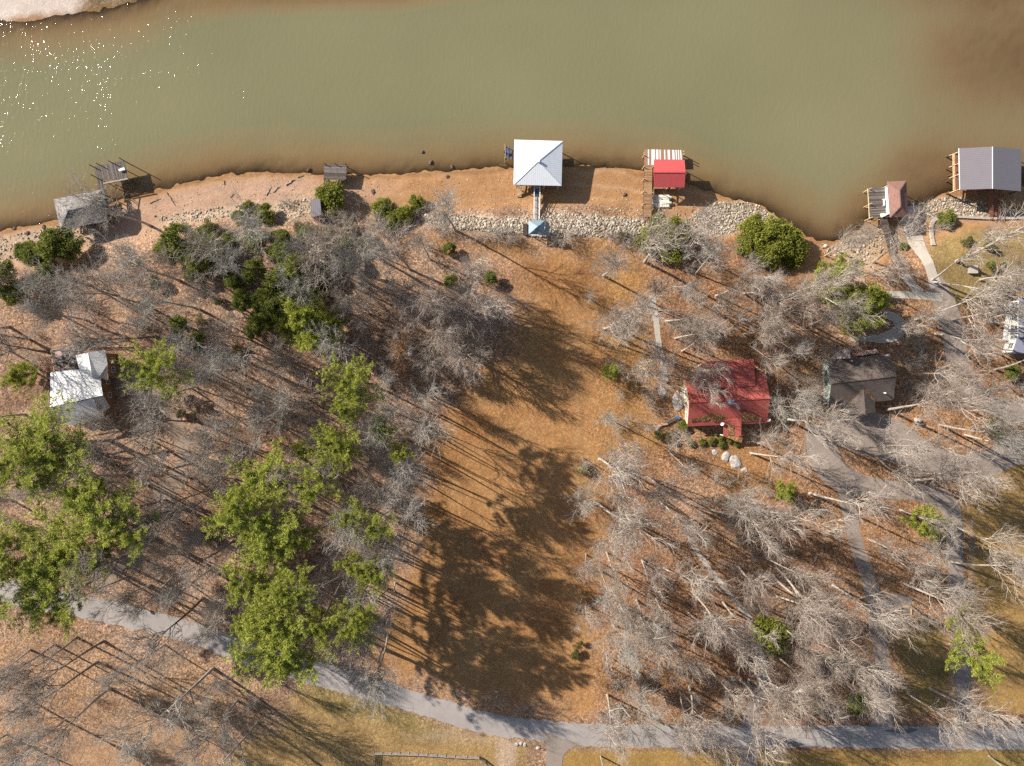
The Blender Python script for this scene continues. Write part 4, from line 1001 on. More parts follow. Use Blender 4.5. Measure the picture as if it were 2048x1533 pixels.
posts(rd, [q(a, b, zD) for a, b in ((915,470),(918,580),(924,680),(1030,465),(1052,672),(1005,760),(1055,750))], [.2,.2,.2,-.65,-.65,-.8,-.8], M['timber'], .18)
b0 = [q(1015,541,zD+.45), q(1018,590,zD+.45), q(1030,588,zD+.45), q(1028,540,zD+.45)]
rb = thing('bench', 'short white bench on the grey deck left of the brown roofed boathouse', 'bench', center(b0, zD))
mb = MB(); mb.slab(b0, .06); mb.build('seat', M['white'], rb); mb = MB(); [mb.bar((p.x, p.y, zD+.01), (p.x, p.y, zD+.385), .06) for p in inset(b0, .05)]; mb.build('leg', M['white'], rb)
b0 = [q(1000,646,zD+.5), q(1008,675,zD+.5), q(1040,662,zD+.5), q(1030,645,zD+.5)]
rb = thing('storage_box', 'pale yellow storage box at the lower corner of the grey plank deck', 'box', center(b0, zD))
mb = MB(); wall_prism(mb, inset(b0, .04), zD+.005, zD+.44); mb.build('box_body', M['plasticcream'], rb); mb = MB(); mb.slab(b0, .055); mb.build('lid', M['plasticcream'], rb)
# stairs above
a, b = q(1075,960,0), q(1122,948,0); d, c = q(1128,1042,0), q(1178,1022,0)
zt = G(1790,513).z+.2; zb_ = G(1805,535).z+.7
rs = thing('staircase', 'grey railed wooden steps between the plank gangway and the concrete path', 'stairs', (a.x, a.y, zt))
def sz(p, z): return P(1488+p[0]/3.65, 250+p[1]/3.65, z)
A_, B_, D_, C_ = sz((1075,962), zt+.1), sz((1122,948), zt+.1), sz((1130,1042), zb_), sz((1180,1024), zb_)
stair(rs, A_, B_, C_, D_, 9, M['timber_weathered'], M['wood_grey'])
railing(rs, [A_, D_], M['timber_weathered'], .9); railing(rs, [B_, C_], M['timber_weathered'], .9)
# big grey boathouse at the right edge
q = Q(1830, 260, 6.968); zE, zR, zD = 1.6, 3.4, -.3
A_, B_, C_, D_ = q(615,258,zE), q(628,835,zE), q(1478,858,zE), q(1482,270,zE); R1, R2 = q(1080,236,zR), q(1080,822,zR)
root = thing('boathouse', 'large boathouse with a ribbed grey gable metal roof at the right edge', 'boathouse', center([A_,B_,C_,D_]))
mb = MB(); mb.slab([A_, B_, R2, R1], .12); mb.slab([R1, R2, C_, D_], .12); mb.build('roof', M['roof_grey'], root)
cap(root, [(R1, R2)], M['white'], .14); mb = MB(); mb.bar(A_+Vector((-.04,0,-.05)), B_+Vector((-.04,0,-.05)), .1, .14); mb.build('fascia', M['white'], root)
fl = [Vector((p.x, p.y, zD)) for p in (q(545,320,zD), q(552,845,zD), q(1440,850,zD), q(1440,300,zD))]
boards(root, fl, 44, M['wood_redbrown'], .06, 1); joists(root, fl, M['timber'], 5)
ip = [Vector((p.x, p.y, zD)) for p in inset([A_,B_,C_,D_], .5)]
posts(root, grid(ip, 3, 4), zE-.1, M['wood_redbrown'], .22)
posts(root, grid(fl, 4, 3), zD-.08, M['timber_dark'], .22)
mb = MB()
for y in (300,460,612,822): mb.bar(q(480,y+62,zD-1.2), q(612,y+8,zD+.9), .12, .16)
mb.bar(q(548,325,zD+.95), q(556,850,zD+.95), .1, .06); mb.build('brace', M['timber'], root)
zt = G(1985,440).z
ra, rb_, rc, rd_ = q(1035,870,zD), q(1040,1250,zt+.1), q(1145,1250,zt+.1), q(1150,870,zD)
rr = thing('walkway', 'red brown boarded walkway with rails leading ashore from the big grey boathouse', 'walkway', center([q(1090,1050,0)]))
boards(rr, [ra, rb_, rc, rd_], 34, M['wood_redbrown'], .05, 0); railing(rr, [ra, rb_], M['wood_redbrown'], 1.0); railing(rr, [rd_, rc], M['wood_redbrown'], 1.0)
posts(rr, [ra.lerp(rb_,.4), rd_.lerp(rc,.4)], -.7, M['wood_redbrown'], .16)
# ------------------------------------------------------------------ small things on land
def rockmesh(seed, sx, sy, sz):
    r = random.Random(seed); bm = bmesh.new(); bmesh.ops.create_icosphere(bm, subdivisions=2, radius=1)
    for v in bm.verts:
        k = 1+.35*(r.random()-.5)
        v.co = Vector((v.co.x*sx*k, v.co.y*sy*k, v.co.z*sz*k))
    me = bpy.data.meshes.new('rock'); bm.to_mesh(me); bm.free(); return me
def boulder(label, px, py, sx, sy, sz, mat='stone', rz=0, name='boulder', cat='rock', group=None, dz=0):
    v = G(px, py); me = rockmesh(int(px*7+py), sx, sy, sz); me.materials.append(M[mat]); me.name = name
    o = bpy.data.objects.new(name, me); COL.objects.link(o); o.location = v+Vector((0,0,dz)); o.rotation_euler = (0,0,rz); tag(o, label, cat, group); return o
for d in ((1429,905,.75,.7,.35,.2,'smallest of three pale boulders below the shrubs of the red roofed house'), (1452,914,1.0,1.3,.5,-.5,'middle one of three pale boulders below the shrubs of the red roofed house'), (1471,926,1.5,1.9,.6,.5,'largest of three pale boulders below the shrubs of the red roofed house'),
          (1324,784,.9,1.5,.25,.1,'flat grey boulder in the litter left of the red roofed house'), (1355,803,1.4,2.9,.3,.0,'long flat grey rock slab against the left wall of the red roofed house'),
          (1488,941,.8,.7,.3,.3,'low grey boulder to the lower right of the three pale boulders')):
    boulder(d[6], d[0], d[1], d[2]*.8, d[3]*.8, d[4]*.7, 'stone', d[5])
WR = [(845,305,'dark rock in the shallows, farthest from shore of the middle group'), (862,326,'dark rock in the shallows, second highest of the middle group'), (905,335,'dark rock in the shallows nearest the white boathouse'), (894.5,354,'dark rock just above the waterline below the middle group'), (618,341,'dark stump in the shallows left of the small grey platform'), (746,384,'dark stump on the beach right of the small grey platform'),
      (29,458,'dark rock on the beach at the left edge of the photo'), (55,467,'dark slab of rock between the two others on the left beach'), (88,455,'dark rock on the beach just left of the shingled boathouse'), (1159,429,'upright brown block on the bed below the shadow of the white boathouse'), (1249,390,'small dark stone on the bed midway between the two middle boathouses')]
for i, (a, b, l) in enumerate(WR): boulder(l, a, b, .42+.2*(i % 3)*.5, .36+.1*(i % 2), .5 if b < 350 else .28, 'darkrock', i, 'rock', 'rock')
def log(label, a, b, r=.12, mat='bark_grey', fork=True, name='driftwood', cat='log'):
    A_, B_ = G(*a, .08), G(*b, .08); rt = thing(name, label, cat, A_); mb = MB(); n = 5; pr = A_
    off = Vector((-(B_-A_).y, (B_-A_).x, 0)).normalized()
    for i in range(n):
        nx = A_.lerp(B_, (i+1)/n)+off*(rng.random()-.5)*.25*(i < n-1); nx.z = gz(nx.x, nx.y)+.09
        mb.cyl(pr, nx, r*(1-.12*i), r*(1-.12*(i+1)), 7); pr = nx
    mb.build('stem', M[mat], rt)
    if fork:
        mb = MB(); m_ = A_.lerp(B_, .6); m_.z += .05; d = (B_-A_).normalized(); mb.cyl(m_, m_+(d*.8+off*.6).normalized()*max(.5,(B_-A_).length*.3)+Vector((0,0,.15)), r*.5, r*.2, 5); mb.build('side_branch', M[mat], rt)
LOGS = [((334,386),(351,412),.11,'bark_dark','dark straight stick lying on the beach right of the shingled boathouse'), ((363,438),(388,442),.13,'bark_pale','pale forked log lying on the stones near the left bushes'),
 ((533,392),(541,375),.10,'bark_grey','grey stick pointing up the beach left of the small platform'), ((546,385),(560,373),.10,'bark_grey','grey stick slanting up the beach nearest right of another stick'), ((572,371),(590,360),.18,'bark_grey','thick forked driftwood log on the beach left of the small platform'), ((596,356),(607,351),.10,'bark_dark','short dark driftwood at the waterline left of the small platform'),
 ((1432,328),(1444,312),.10,'bark_dark','dark branch sticking out of the lake right of the red boathouse'), ((449,370),(449,361),.10,'bark_dark','short dark stump standing at the left waterline'), ((462,395),(468,388),.09,'bark_dark','short dark stick on the beach above the left bushes'),
 ((1000,331),(1015,332),.09,'bark_dark','thin dark stick at the waterline left of the white boathouse'), ((1700,385),(1736,378),.10,'bark_pale','bare pale branch caught at the corner of the grey plank deck'), ((345,452),(420,458),.14,'bark_pale','long straight pale log along the top of the stony left bank'),
 ((1125,1032),(1160,1026),.14,'bark_pale','pale fallen log in the lot near its right edge'), ((1200,1076),(1204,1082),.16,'bark_pale','short pale stump just right of the lot'), ((1540,985),(1567,1003),.15,'bark_pale','straight white pole lying in the leaves left of the small pine shrub'),
 ((300,408),(322,398),.08,'bark_dark','thin crooked branch on the beach near the shingled boathouse'), ((1505,906),(1500,908),.14,'bark_pale','short pale log in the leaves below the red roofed house'), ((1660,820),(1650,832),.10,'bark_grey','dark log at the left end of the wide driveway')]
for a, b, r, m_, l in LOGS: log(l, a, b, r, m_)
# wooden fire-pit frame
v = G(1811,1221); rt = thing('fire_pit_frame', 'square pale timber frame with cross slats on the gravel spur', 'wood frame', v)
for s in ((-1,0),(1,0),(0,-1),(0,1)):
    mb = MB(); c = v+Vector((s[0]*1.05, s[1]*.75, .15)); mb.box(c, .22 if s[0] else 1.84, 1.72 if s[0] else .22, .3, 0); mb.build('side', M['timber'], rt)
for k in (-.3,.05,.35): mb = MB(); mb.box(v+Vector((0,k,.18)), 1.7, .12, .08); mb.build('slat', M['timber_weathered'], rt)
# pale stone gate pillars
def pillar(label, px, py, w=1.0, h=1.3, gp=None):
    v = G(px, py); rt = thing('gate_pillar', label, 'pillar', v, .2, gp)
    mb = MB(); mb.box((0,0,h/2-.1), w, w, h+.2); o = mb.build('shaft', M['rock'] if 0 else M['cream_stone']); o.parent = rt
    mb = MB(); mb.box((0,0,h+.055), w*1.2, w*1.2, .11); mb.box((0,0,h+.14), w*.8, w*.8, .06); o = mb.build('cap', M['concrete']); o.parent = rt
M['cream_stone'] = simple('cream_stone', (.60,.47,.34), .9, .35, 5, bmp=.5)
for a, b, l in ((1908,1437,'stone gate pillar left of the mouth of the rightmost driveway'), (1959,1441,'stone gate pillar right of the mouth of the rightmost driveway'), (1992,1441,'stone gate pillar between the driveway pair and the last one'), (2028,1441,'stone gate pillar nearest the right edge of the photo')): pillar(l, a, b, .9, 1.2, 'stone gate pillars by the road')
log('long pale timber rail lying on the verge at the lower right corner', (2020,1448), (2050,1463), .16, 'bark_pale', False, 'timber_rail', 'rail')
# utility poles
def pole(label, px, py, h=8.6, arm=True, trans=False, rz=.3):
    v = G(px, py); rt = thing('utility_pole', label, 'utility pole', v)
    mb = MB(); mb.cyl(v-Vector((0,0,.3)), v+Vector((0,0,h)), .17, .11, 9); mb.build('shaft', M['timber_weathered'], rt)
    if arm:
        d = Vector((math.cos(rz), math.sin(rz), 0)); mb = MB(); mb.bar(v+Vector((0,0,h-.4))-d*1.1, v+Vector((0,0,h-.4))+d*1.1, .1, .12); mb.build('crossarm', M['timber_weathered'], rt)
        for s in (-.9,.9): mb = MB(); p = v+Vector((0,0,h-.33))+d*s; mb.cyl(p, p+Vector((0,0,.2)), .06, .04, 8); mb.build('insulator', M['white'], rt)
    if trans: mb = MB(); p = v+Vector((.25,-.25,h-1.6)); mb.cyl(p, p+Vector((0,0,.9)), .25, .25, 12); mb.build('transformer', M['white'], rt)
    return v+Vector((0,0,h))
t1 = pole('wooden utility pole with a white transformer at the edge of the road', 1579, 1426, 8.4, True, True, 1.6)
t2 = pole('bare wooden pole in the grass below the road left of the white topped drive', 1201, 1512, 7.0, False)
t3 = pole('bare wooden pole in the grass at the lower right corner', 1977, 1512, 7.0, False)
def wire(label, a, b, off):
    rt = thing('power_line', label, 'cable', a); mb = MB(); n = 14; pr = None
    for i in range(n+1):
        t = i/n; p = a.lerp(b, t)+Vector((0, off, -4*t*(1-t)*1.2)); 
        if pr is not None: mb.cyl(pr, p, .022, .022, 4, caps=False)
        pr = p
    mb.build('cable', M['timber_dark'], rt)
far = P(2500,1445,8.5)
wire('upper of two overhead cables running right from the utility pole', t1, far, .9); wire('lower of two overhead cables running right from the utility pole', t1, far, -.9)
# mailbox by the upper road
v = G(287,1216); rt = thing('mailbox', 'white rounded mailbox on a post above the road at left', 'mailbox', v)
mb = MB(); mb.bar(v-Vector((0,0,.2)), v+Vector((0,0,1.05)), .12); mb.build('post', M['timber'], rt)
mb = MB(); mb.box(v+Vector((0,0,1.2)), .42, .62, .28, .5); mb.cyl(v+Vector((-.15,-.27,1.34)), v+Vector((.15,.27,1.34)), .21, .21, 12); mb.build('box', M['white'], rt)
# bottom fences
fence('fence', 'long low weathered board fence below the road at the bottom', [(747,1532),(748,1504),(800,1505),(855,1507),(910,1511),(958,1513),(985,1534)], 1.1, 2.0, 'timber_weathered', 4, pw=.16)
# low circle of white stones by the lower drive
for i, (a, b, l) in enumerate([(1033,1489,'largest pale stone of the border around the dark bush by the lower drive'), (1042,1487,'pale stone at the top of the border around the dark bush'), (1050,1490,'pale stone right of the top one in the border of the dark bush'), (1076,1497,'pale stone nearest the lower drive in the border of the dark bush')]):
    boulder(l, a, b, .45, .35, .25, 'stone', i, 'rock', 'rock')
# garden pieces at right
v = G(1943,540); rt = thing('utility_cover', 'pale grey square utility cover in the grass of the upper right yard', 'cover', v)
mb = MB(); mb.box(v+Vector((0,0,.35)), 1.5, 1.5, .7); mb.build('box_body', M['greywall'], rt); mb = MB(); mb.box(v+Vector((0,0,.735)), 1.65, 1.65, .07); mb.build('lid', M['concrete'], rt)
v = G(624,410); rt = thing('shed', 'small shed with a pale blue grey flat roof under the left bushes', 'shed', v)
c4 = [P(621,400,1.8), P(622,436,1.8), P(643,430,1.8), P(640,398,1.8)]; mb = MB(); mb.slab(c4, .1); mb.build('roof', M['roof_grey'], rt)
mb = MB(); wall_prism(mb, inset(c4, .15), v.z-.5, 1.68); mb.build('wall', M['timber_weathered'], rt); door(rt, inset(c4,.15)[1], inset(c4,.15)[2], .5, v.z)
v = G(1831,842); rt = thing('garden_post', 'pale stone lamp post base beside the wide driveway', 'pillar', v); mb = MB(); mb.box(v+Vector((0,0,.5)), .55, 1.1, 1.2); mb.build('shaft', M['cream_stone'], rt); mb = MB(); mb.box(v+Vector((0,0,1.14)), .65, 1.2, .08); mb.build('cap', M['concrete'], rt)
# loose stones: banks of rip-rap that nobody could count
def stones(name, zones, seed):
    r = np.random.RandomState(seed); V = []; Fc = []; R = []; base = 0
    t = (1+5**.5)/2
    ico = np.array([(-1,t,0),(1,t,0),(-1,-t,0),(1,-t,0),(0,-1,t),(0,1,t),(0,-1,-t),(0,1,-t),(t,0,-1),(t,0,1),(-t,0,-1),(-t,0,1)])/1.9
    fi = np.array([(0,11,5),(0,5,1),(0,1,7),(0,7,10),(0,10,11),(1,5,9),(5,11,4),(11,10,2),(10,7,6),(7,1,8),(3,9,4),(3,4,2),(3,2,6),(3,6,8),(3,8,9),(4,9,5),(2,4,11),(6,2,10),(8,6,7),(9,8,1)])
    for pts, n, s0, s1 in zones:
        pl = toxy(pts, -1.0); lo = pl.min(0); hi = pl.max(0); c = r.rand(n*4, 2)*(hi-lo)+lo
        ok = sdist(c[:, 0]+.9*fbm(c[:, 0], c[:, 1], .4, 61), c[:, 1]+.9*fbm(c[:, 0], c[:, 1], .4, 71), pl) > 0; c = c[ok][:n]; z = height(c[:, 0], c[:, 1])
        for i in range(len(c)):
            s = s0+(s1-s0)*r.rand()**2.2
            v = ico*(1+.35*(r.rand(12, 1)-.5))*np.array([1, .6+.5*r.rand(), .55])*s; a = r.rand()*6.28
            v = np.column_stack([v[:, 0]*math.cos(a)-v[:, 1]*math.sin(a), v[:, 0]*math.sin(a)+v[:, 1]*math.cos(a), v[:, 2]])+[c[i, 0], c[i, 1], z[i]+s*.15]
            V.append(v); Fc.append(fi+base); base += 12; R += [r.rand()]*20
    me = link_np(name, np.concatenate(V), np.concatenate(Fc).reshape(-1), 3, M['rock'], R); o = mkobj(name, me); tag(o, kind='stuff'); return o
beach = [(300,392),(470,352),(640,358),(900,350),(1180,338),(1290,352),(1400,385),(1440,402),(1300,440),(1000,432),(850,425),(640,400),(400,440),(300,430)]
o = stones('loose_stones', [(RZ['A'], 5200, .08, .34), (RZ['B'], 3200, .07, .28), (RZ['C'], 800, .07, .3), (RZ['D'], 1300, .10, .32), (RZ['E'], 500, .08, .3), (RZ['F'], 330, .09, .35), (beach, 1300, .05, .16), ([(840,415),(1300,405),(1310,470),(850,455)], 900, .06, .22), ([(1350,420),(1440,395),(1600,440),(1560,475),(1350,475)], 600, .06, .24), ([(200,470),(330,440),(330,500),(190,520)], 160, .06, .2),
   ([(1640,480),(1668,492),(1720,540),(1700,560)], 60, .15, .5)], 5)
tag(o, 'pale broken stones banked along the shore and scattered on the lake bed', 'stones')
def sticks(n, polys, seed):
    r = np.random.RandomState(seed); sg = []
    for pts, k in polys:
        pl = toxy(pts); lo = pl.min(0); hi = pl.max(0); c = r.rand(k*3, 2)*(hi-lo)+lo; c = c[inpoly(c[:, 0], c[:, 1], pl)][:k]; z = height(c[:, 0], c[:, 1])
        for i in range(len(c)):
            a = r.rand()*6.283; L = .4+1.8*r.rand()**3; w = .012+.022*r.rand(); x, y = c[i]; dx, dy = math.cos(a)*L, math.sin(a)*L
            sg.append((x, y, z[i]+.04, x+dx, y+dy, z[i]+.06+.1*r.rand(), w, w*.6))
            if r.rand() < .5: b = a+.7; sg.append((x+dx*.4, y+dy*.4, z[i]+.06, x+dx*.4+math.cos(b)*L*.5, y+dy*.4+math.sin(b)*L*.5, z[i]+.12, w*.6, w*.3))
    v, f = tubes(sg, 3); o = mkobj('fallen_twigs', link_np('fallen_twigs', v, f, 4, M['twig_grey'])); tag(o, 'fallen twigs scattered over the leaf litter of the woods', 'twigs', kind='stuff')
print('structures done', len(bpy.data.objects))
# ------------------------------------------------------------------ vegetation: generators
def rot_about(v, axis, a): return Matrix.Rotation(a, 3, axis) @ v
def tubes(segs, sides):
    """segs: rows p0(3) p1(3) r0 r1 -> verts, quads"""
    S = np.asarray(segs, float); p0, p1 = S[:, :3], S[:, 3:6]; d = p1-p0; L = np.linalg.norm(d, axis=1, keepdims=True)+1e-9; d = d/L
    up = np.where(np.abs(d[:, 2:3]) < .9, [[0, 0, 1.]], [[1., 0, 0]]); u = np.cross(d, up); u /= np.linalg.norm(u, axis=1, keepdims=True); v = np.cross(u, d)
    A = []; 
    for k in range(sides):
        t = 2*math.pi*k/sides; e = u*math.cos(t)+v*math.sin(t)
        A.append(p0+e*S[:, 6:7])
    for k in range(sides):
        t = 2*math.pi*k/sides; e = u*math.cos(t)+v*math.sin(t)
        A.append(p1+d*np.minimum(S[:, 7:8]*.4, .05)+e*S[:, 7:8])
    V = np.stack(A, 1); n = len(S); b = (np.arange(n)*2*sides)[:, None]
    Q = []
    for k in range(sides):
        j = (k+1) % sides; Q.append(np.concatenate([b+k, b+j, b+sides+j, b+sides+k], 1))
    return V.reshape(-1, 3), np.concatenate(Q, 1).reshape(-1)
sticks(0, [([(0,490),(800,470),(700,860),(600,1270),(0,1150)], 2600), ([(1210,520),(1640,520),(2040,600),(1900,900),(1900,1420),(1200,1440)], 3600), ([(0,1250),(560,1400),(500,1533),(0,1533)], 900)], 9)
def bare_tree(seed, H=19.0, fork=.45, spread=38, lean=.05, stems=1, limbs=8, dens=1.0, rt=.24, droop=0.0, leaves=False):
    rt *= 1.08; r = random.Random(seed); tr = []; big = []; tw = []; tips = []
    up = Vector((0,0,1))
    def rv(s): return Vector((r.gauss(0,s), r.gauss(0,s), r.gauss(0,s)))
    NS = [0,5,4,3,2,2]; JT = [0,.10,.11,.11,.10,.10]; TR = [0,.15,.11,.08,.06,.04]
    KP = [0,1.0*dens,.92*dens,.80*dens,.60*dens,0]; RT = [0,.60,.60,.64,.72,0]
    def grow(p, d, L, rad, lev):
        n = NS[lev]; st = L/n; tgt = big if lev <= 3 else tw
        for i in range(n):
            d = (d+rv(JT[lev])+up*(TR[lev]-droop*(lev > 2))).normalized(); q = p+d*st
            r0 = rad*(1-.62*i/n); r1 = rad*(1-.62*(i+1)/n); tgt.append((*p, *q, r0, r1)); p = q
            if lev < 5:
                k = KP[lev]*(0.5 if (i == 0 and lev < 3) else 1.0); k = int(k)+(r.random() < k-int(k))+(i == n-1)
                for _ in range(k):
                    ax = d.cross(rv(1)).normalized(); cd = rot_about(d, ax, math.radians(r.uniform(18,46)))
                    grow(p, cd, L*RT[lev]*(.75+.5*r.random())*(1-.2*i/n), max(r1*.68, (.0,.05,.036,.022,.0115)[lev]), lev+1)
            elif i == n-1: tips.append(p)
    for s in range(stems):
        a0 = 6.283*s/max(1, stems)+r.random(); d = (up+Vector((math.cos(a0), math.sin(a0), 0))*(lean if stems == 1 else .22)).normalized(); p = Vector((0,0,-.4))
        if stems > 1: p += Vector((math.cos(a0), math.sin(a0), 0))*.12
        n = 10; Hs = H*.86*(1-.12*r.random()*(stems > 1)); st = Hs/n; R0 = rt/(1 if stems == 1 else 1.35)
        for i in range(n):
            d = (d+rv(.024)+up*.012).normalized(); q = p+d*st; r0 = R0*(1.25 if i == 0 else 1-.085*i); r1 = R0*(1-.085*(i+1)); tr.append((*p, *q, r0, r1)); p = q
            t = (i+1)/n
            if t >= fork-.001:
                k = limbs/stems/max(1, n*(1-fork)); k = int(k)+(r.random() < k-int(k))
                for _ in range(k):
                    a = r.random()*6.283; hd = Vector((math.cos(a), math.sin(a), 0)); th = math.radians(spread*(.75+.5*r.random())*(1.25-.55*t))
                    grow(q, (d*math.cos(th)+hd*math.sin(th)).normalized(), H*(.325 if rt < .27 else .36)*(1.1-.45*t)*(.8+.4*r.random()), max(r1*.7,.07), 1)
        for _ in range(2): grow(p, (d+rv(.3)).normalized(), H*.14, r1*.7, 2)
    return tr, big, tw, tips
def bare_meshes(seed, barkm, twigm, leaf=None, **k):
    tr, big, tw, tips = bare_tree(seed, **k)
    v, f = tubes(tr, 7); trunk = link_np('trunk', v, f, 4, M[barkm]); trunk.polygons.foreach_set('use_smooth', [True]*len(trunk.polygons))
    v1, f1 = tubes(big, 5); v2, f2 = tubes(tw, 3)
    crown = link_np('crown', np.concatenate([v1, v2]), np.concatenate([f1, f2+len(v1)]), 4, M[barkm], None)
    crown.materials.append(M[twigm]); mi = np.zeros(len(crown.polygons), np.int32)
    mi[len(f1)//4:] = 1; crown.polygons.foreach_set('material_index', mi)
    out = [('trunk', trunk), ('crown', crown)]
    if leaf:
        T = np.array([tuple(t) for t in tips]); rs = np.random.RandomState(seed); T = T[rs.rand(len(T)) < leaf[1]]
        out.append(('leaves', leaf_cards(T, leaf[2], .15, M[leaf[0]], rs, 'leaves', spread=.22)))
    return out
def leaf_cards(C, n, size, mat, rs, name, spread=.3, slim=.55, upb=.0, rnd0=None):
    """n leaf-sized faces scattered round each centre"""
    m = len(C)*n; c = np.repeat(C, n, 0)+rs.normal(0, spread, (m, 3))
    a = rs.normal(0, 1, (m, 3)); a[:, 2] += upb; a /= np.linalg.norm(a, axis=1, keepdims=True); b = np.cross(a, rs.normal(0, 1, (m, 3))); b /= np.linalg.norm(b, axis=1, keepdims=True)
    s = size*(.6+.8*rs.rand(m, 1)); a = a*s; b = b*s*slim
    V = np.stack([c-a, c+b, c+a, c-b], 1).reshape(-1, 3); F = np.arange(m*4)
    rn = rs.rand(m)*.5+(rs.rand(len(C)).repeat(n)*.5 if rnd0 is None else np.repeat(rnd0, n)*.5)
    return link_np(name, V, F, 4, mat, rn)
def pine_meshes(seed, H=25.0, R=3.6, base=.79, nb=27, tuft=17, mat='needles', bark='bark_dark', nlen=.34):
    r = random.Random(seed); rs = np.random.RandomState(seed); tr = []; br = []; tf = []; up = Vector((0,0,1))
    p = Vector((0,0,-.3)); d = up.copy(); n = 12; ax = []
    for i in range(n):
        d = (d+Vector((r.gauss(0,.02), r.gauss(0,.02), .05))).normalized(); q = p+d*H/n; tr.append((*p, *q, .22*(1-.07*i), .22*(1-.07*(i+1)))); ax.append((p, q)); p = q
    for b in range(nb):
        t = base+(1-base)*(b+r.random())/nb; k = min(n-1, int(t*n)); o = ax[k][0].lerp(ax[k][1], t*n-k)
        a = b*2.399+r.random()*.8; e = (t-base)/(1-base); L = R*(.40+.85*math.sin(min(1, e*1.05+.12)*math.pi)**.8)*(.55+.65*r.random())
        if e > .9: L = R*.35
        d = Vector((math.cos(a), math.sin(a), .15+.5*e)).normalized(); pt = o; ns = 5
        for i in range(ns):
            d = (d+Vector((r.gauss(0,.12), r.gauss(0,.12), r.gauss(.05,.08)))).normalized(); q = pt+d*L/ns; br.append((*pt, *q, .055*(1-.17*i), .055*(1-.17*(i+1)))); pt = q
            if i >= 1:
                for s in range(3):
                    sd = rot_about(d, up, (1 if s % 2 else -1)*math.radians(r.uniform(30,70))); sl = L*.28*(.5+r.random()*.8); m2 = pt+sd*sl*.5+Vector((0,0,.1)); e2 = pt+sd*sl+Vector((0,0,.22))
                    br.append((*pt, *e2, .02, .01)); tf += [tuple(e2), tuple(m2)]
        tf.append(tuple(pt))
    v, f = tubes(tr, 7); trunk = link_np('trunk', v, f, 4, M[bark]); v, f = tubes(br, 4); limbs = link_np('limbs', v, f, 4, M[bark])
    T = np.array(tf); m = len(T)*tuft; c = np.repeat(T, tuft, 0)+rs.normal(0, .13, (m, 3)); a = rs.normal(0, 1, (m, 3)); a[:, 2] = np.abs(a[:, 2])*.8+.1; a /= np.linalg.norm(a, axis=1, keepdims=True)
    w = np.cross(a, rs.normal(0, 1, (m, 3))); w /= np.linalg.norm(w, axis=1, keepdims=True); s = nlen*(.6+.7*rs.rand(m, 1))
    V = np.stack([c-w*.045, c+w*.045, c+a*s+w*.012, c+a*s-w*.012], 1).reshape(-1, 3)
    rn = rs.rand(m)*.4+np.repeat(rs.rand(len(T)), tuft)*.6
    return [('trunk', trunk), ('limbs', limbs), ('crown', link_np('crown', V, np.arange(m*4), 4, M[mat], rn))]
def bush_meshes(seed, mat='cedar', R=3.0, Hh=3.6, lumps=22, n=170, leaf=.13, stems=5, name='foliage', loose=.27):
    rs = np.random.RandomState(seed); C = []; Rn = []
    for i in range(lumps):
        a = rs.rand()*6.283; t = rs.rand()**.6; rr = R*.86*t; h = Hh*(.35+.5*math.sqrt(max(0, 1-t*t))*(.75+.3*rs.rand())); C.append((rr*math.cos(a), rr*math.sin(a), h)); Rn.append(rs.rand())
    C.append((0,0,Hh*.8)); Rn.append(.5); pts = []; rn = []
    for c, v in zip(C, Rn):
        k = n; d = rs.normal(0, 1, (k, 3)); d /= np.linalg.norm(d, axis=1, keepdims=True); rad = R*loose*(.55+.5*rs.rand(k, 1)**.5)*(1+.3*np.sin(d[:, :1]*7+v*9)); q = np.array(c)+d*rad*np.array([1, 1, .85]); q[:, 2] = np.maximum(q[:, 2], .05)
        pts.append(q); rn.append(np.full(k, v))
    P_ = np.concatenate(pts); fol = leaf_cards(P_, 4, leaf, M[mat], rs, name, spread=leaf*1.0, rnd0=np.concatenate(rn))
    sg = []
    for i in range(stems):
        a = rs.rand()*6.28; c = C[i % len(C)]; sg.append((.1*math.cos(a), .1*math.sin(a), -.2, c[0]*.5, c[1]*.5, c[2]*.55, .09, .06)); sg.append((c[0]*.5, c[1]*.5, c[2]*.55, *c, .06, .02))
    v, f = tubes(sg, 5); return [('stem', link_np('stem', v, f, 4, M['bark_dark'])), (name, fol)]
def brush_meshes(seed, twigm='twig_grey', R=1.9, Hh=3.0, n=13):
    r = random.Random(seed); sg = []
    def g(p, d, L, rad, lev):
        for i in range(3):
            d = (d+Vector((r.gauss(0,.17), r.gauss(0,.17), r.gauss(.03,.12)))).normalized(); q = p+d*L/3; sg.append((*p, *q, rad*(1-.2*i), rad*(1-.2*(i+1)))); p = q
            if lev < 3:
                for _ in range(2 if lev < 2 else 2): g(p, rot_about(d, d.cross(Vector((r.gauss(0,1), r.gauss(0,1), r.gauss(0,1)))).normalized(), math.radians(r.uniform(20,55))), L*.5, max(rad*.55, .007), lev+1)
    for i in range(n):
        a = r.random()*6.283; t = r.random()*.9; g(Vector((.3*math.cos(a), .3*math.sin(a), -.1)), Vector((t*math.cos(a), t*math.sin(a), 1)).normalized(), Hh*(.55+.3*r.random()), .035, 1)
    v, f = tubes(sg, 3); return [('branches', link_np('branches', v, f, 4, M[twigm]))]
def place(parts, name, label, cat, loc, sc, rz, group, tilt=(0,0)):
    o = bpy.data.objects.new(name, None); COL.objects.link(o); o.empty_display_size = .3
    o.location = loc; o.rotation_euler = (tilt[0], tilt[1], rz); o.scale = sc; tag(o, label, cat, group)
    for nm, me in parts: c = bpy.data.objects.new(nm, me); COL.objects.link(c); c.parent = o
    return o
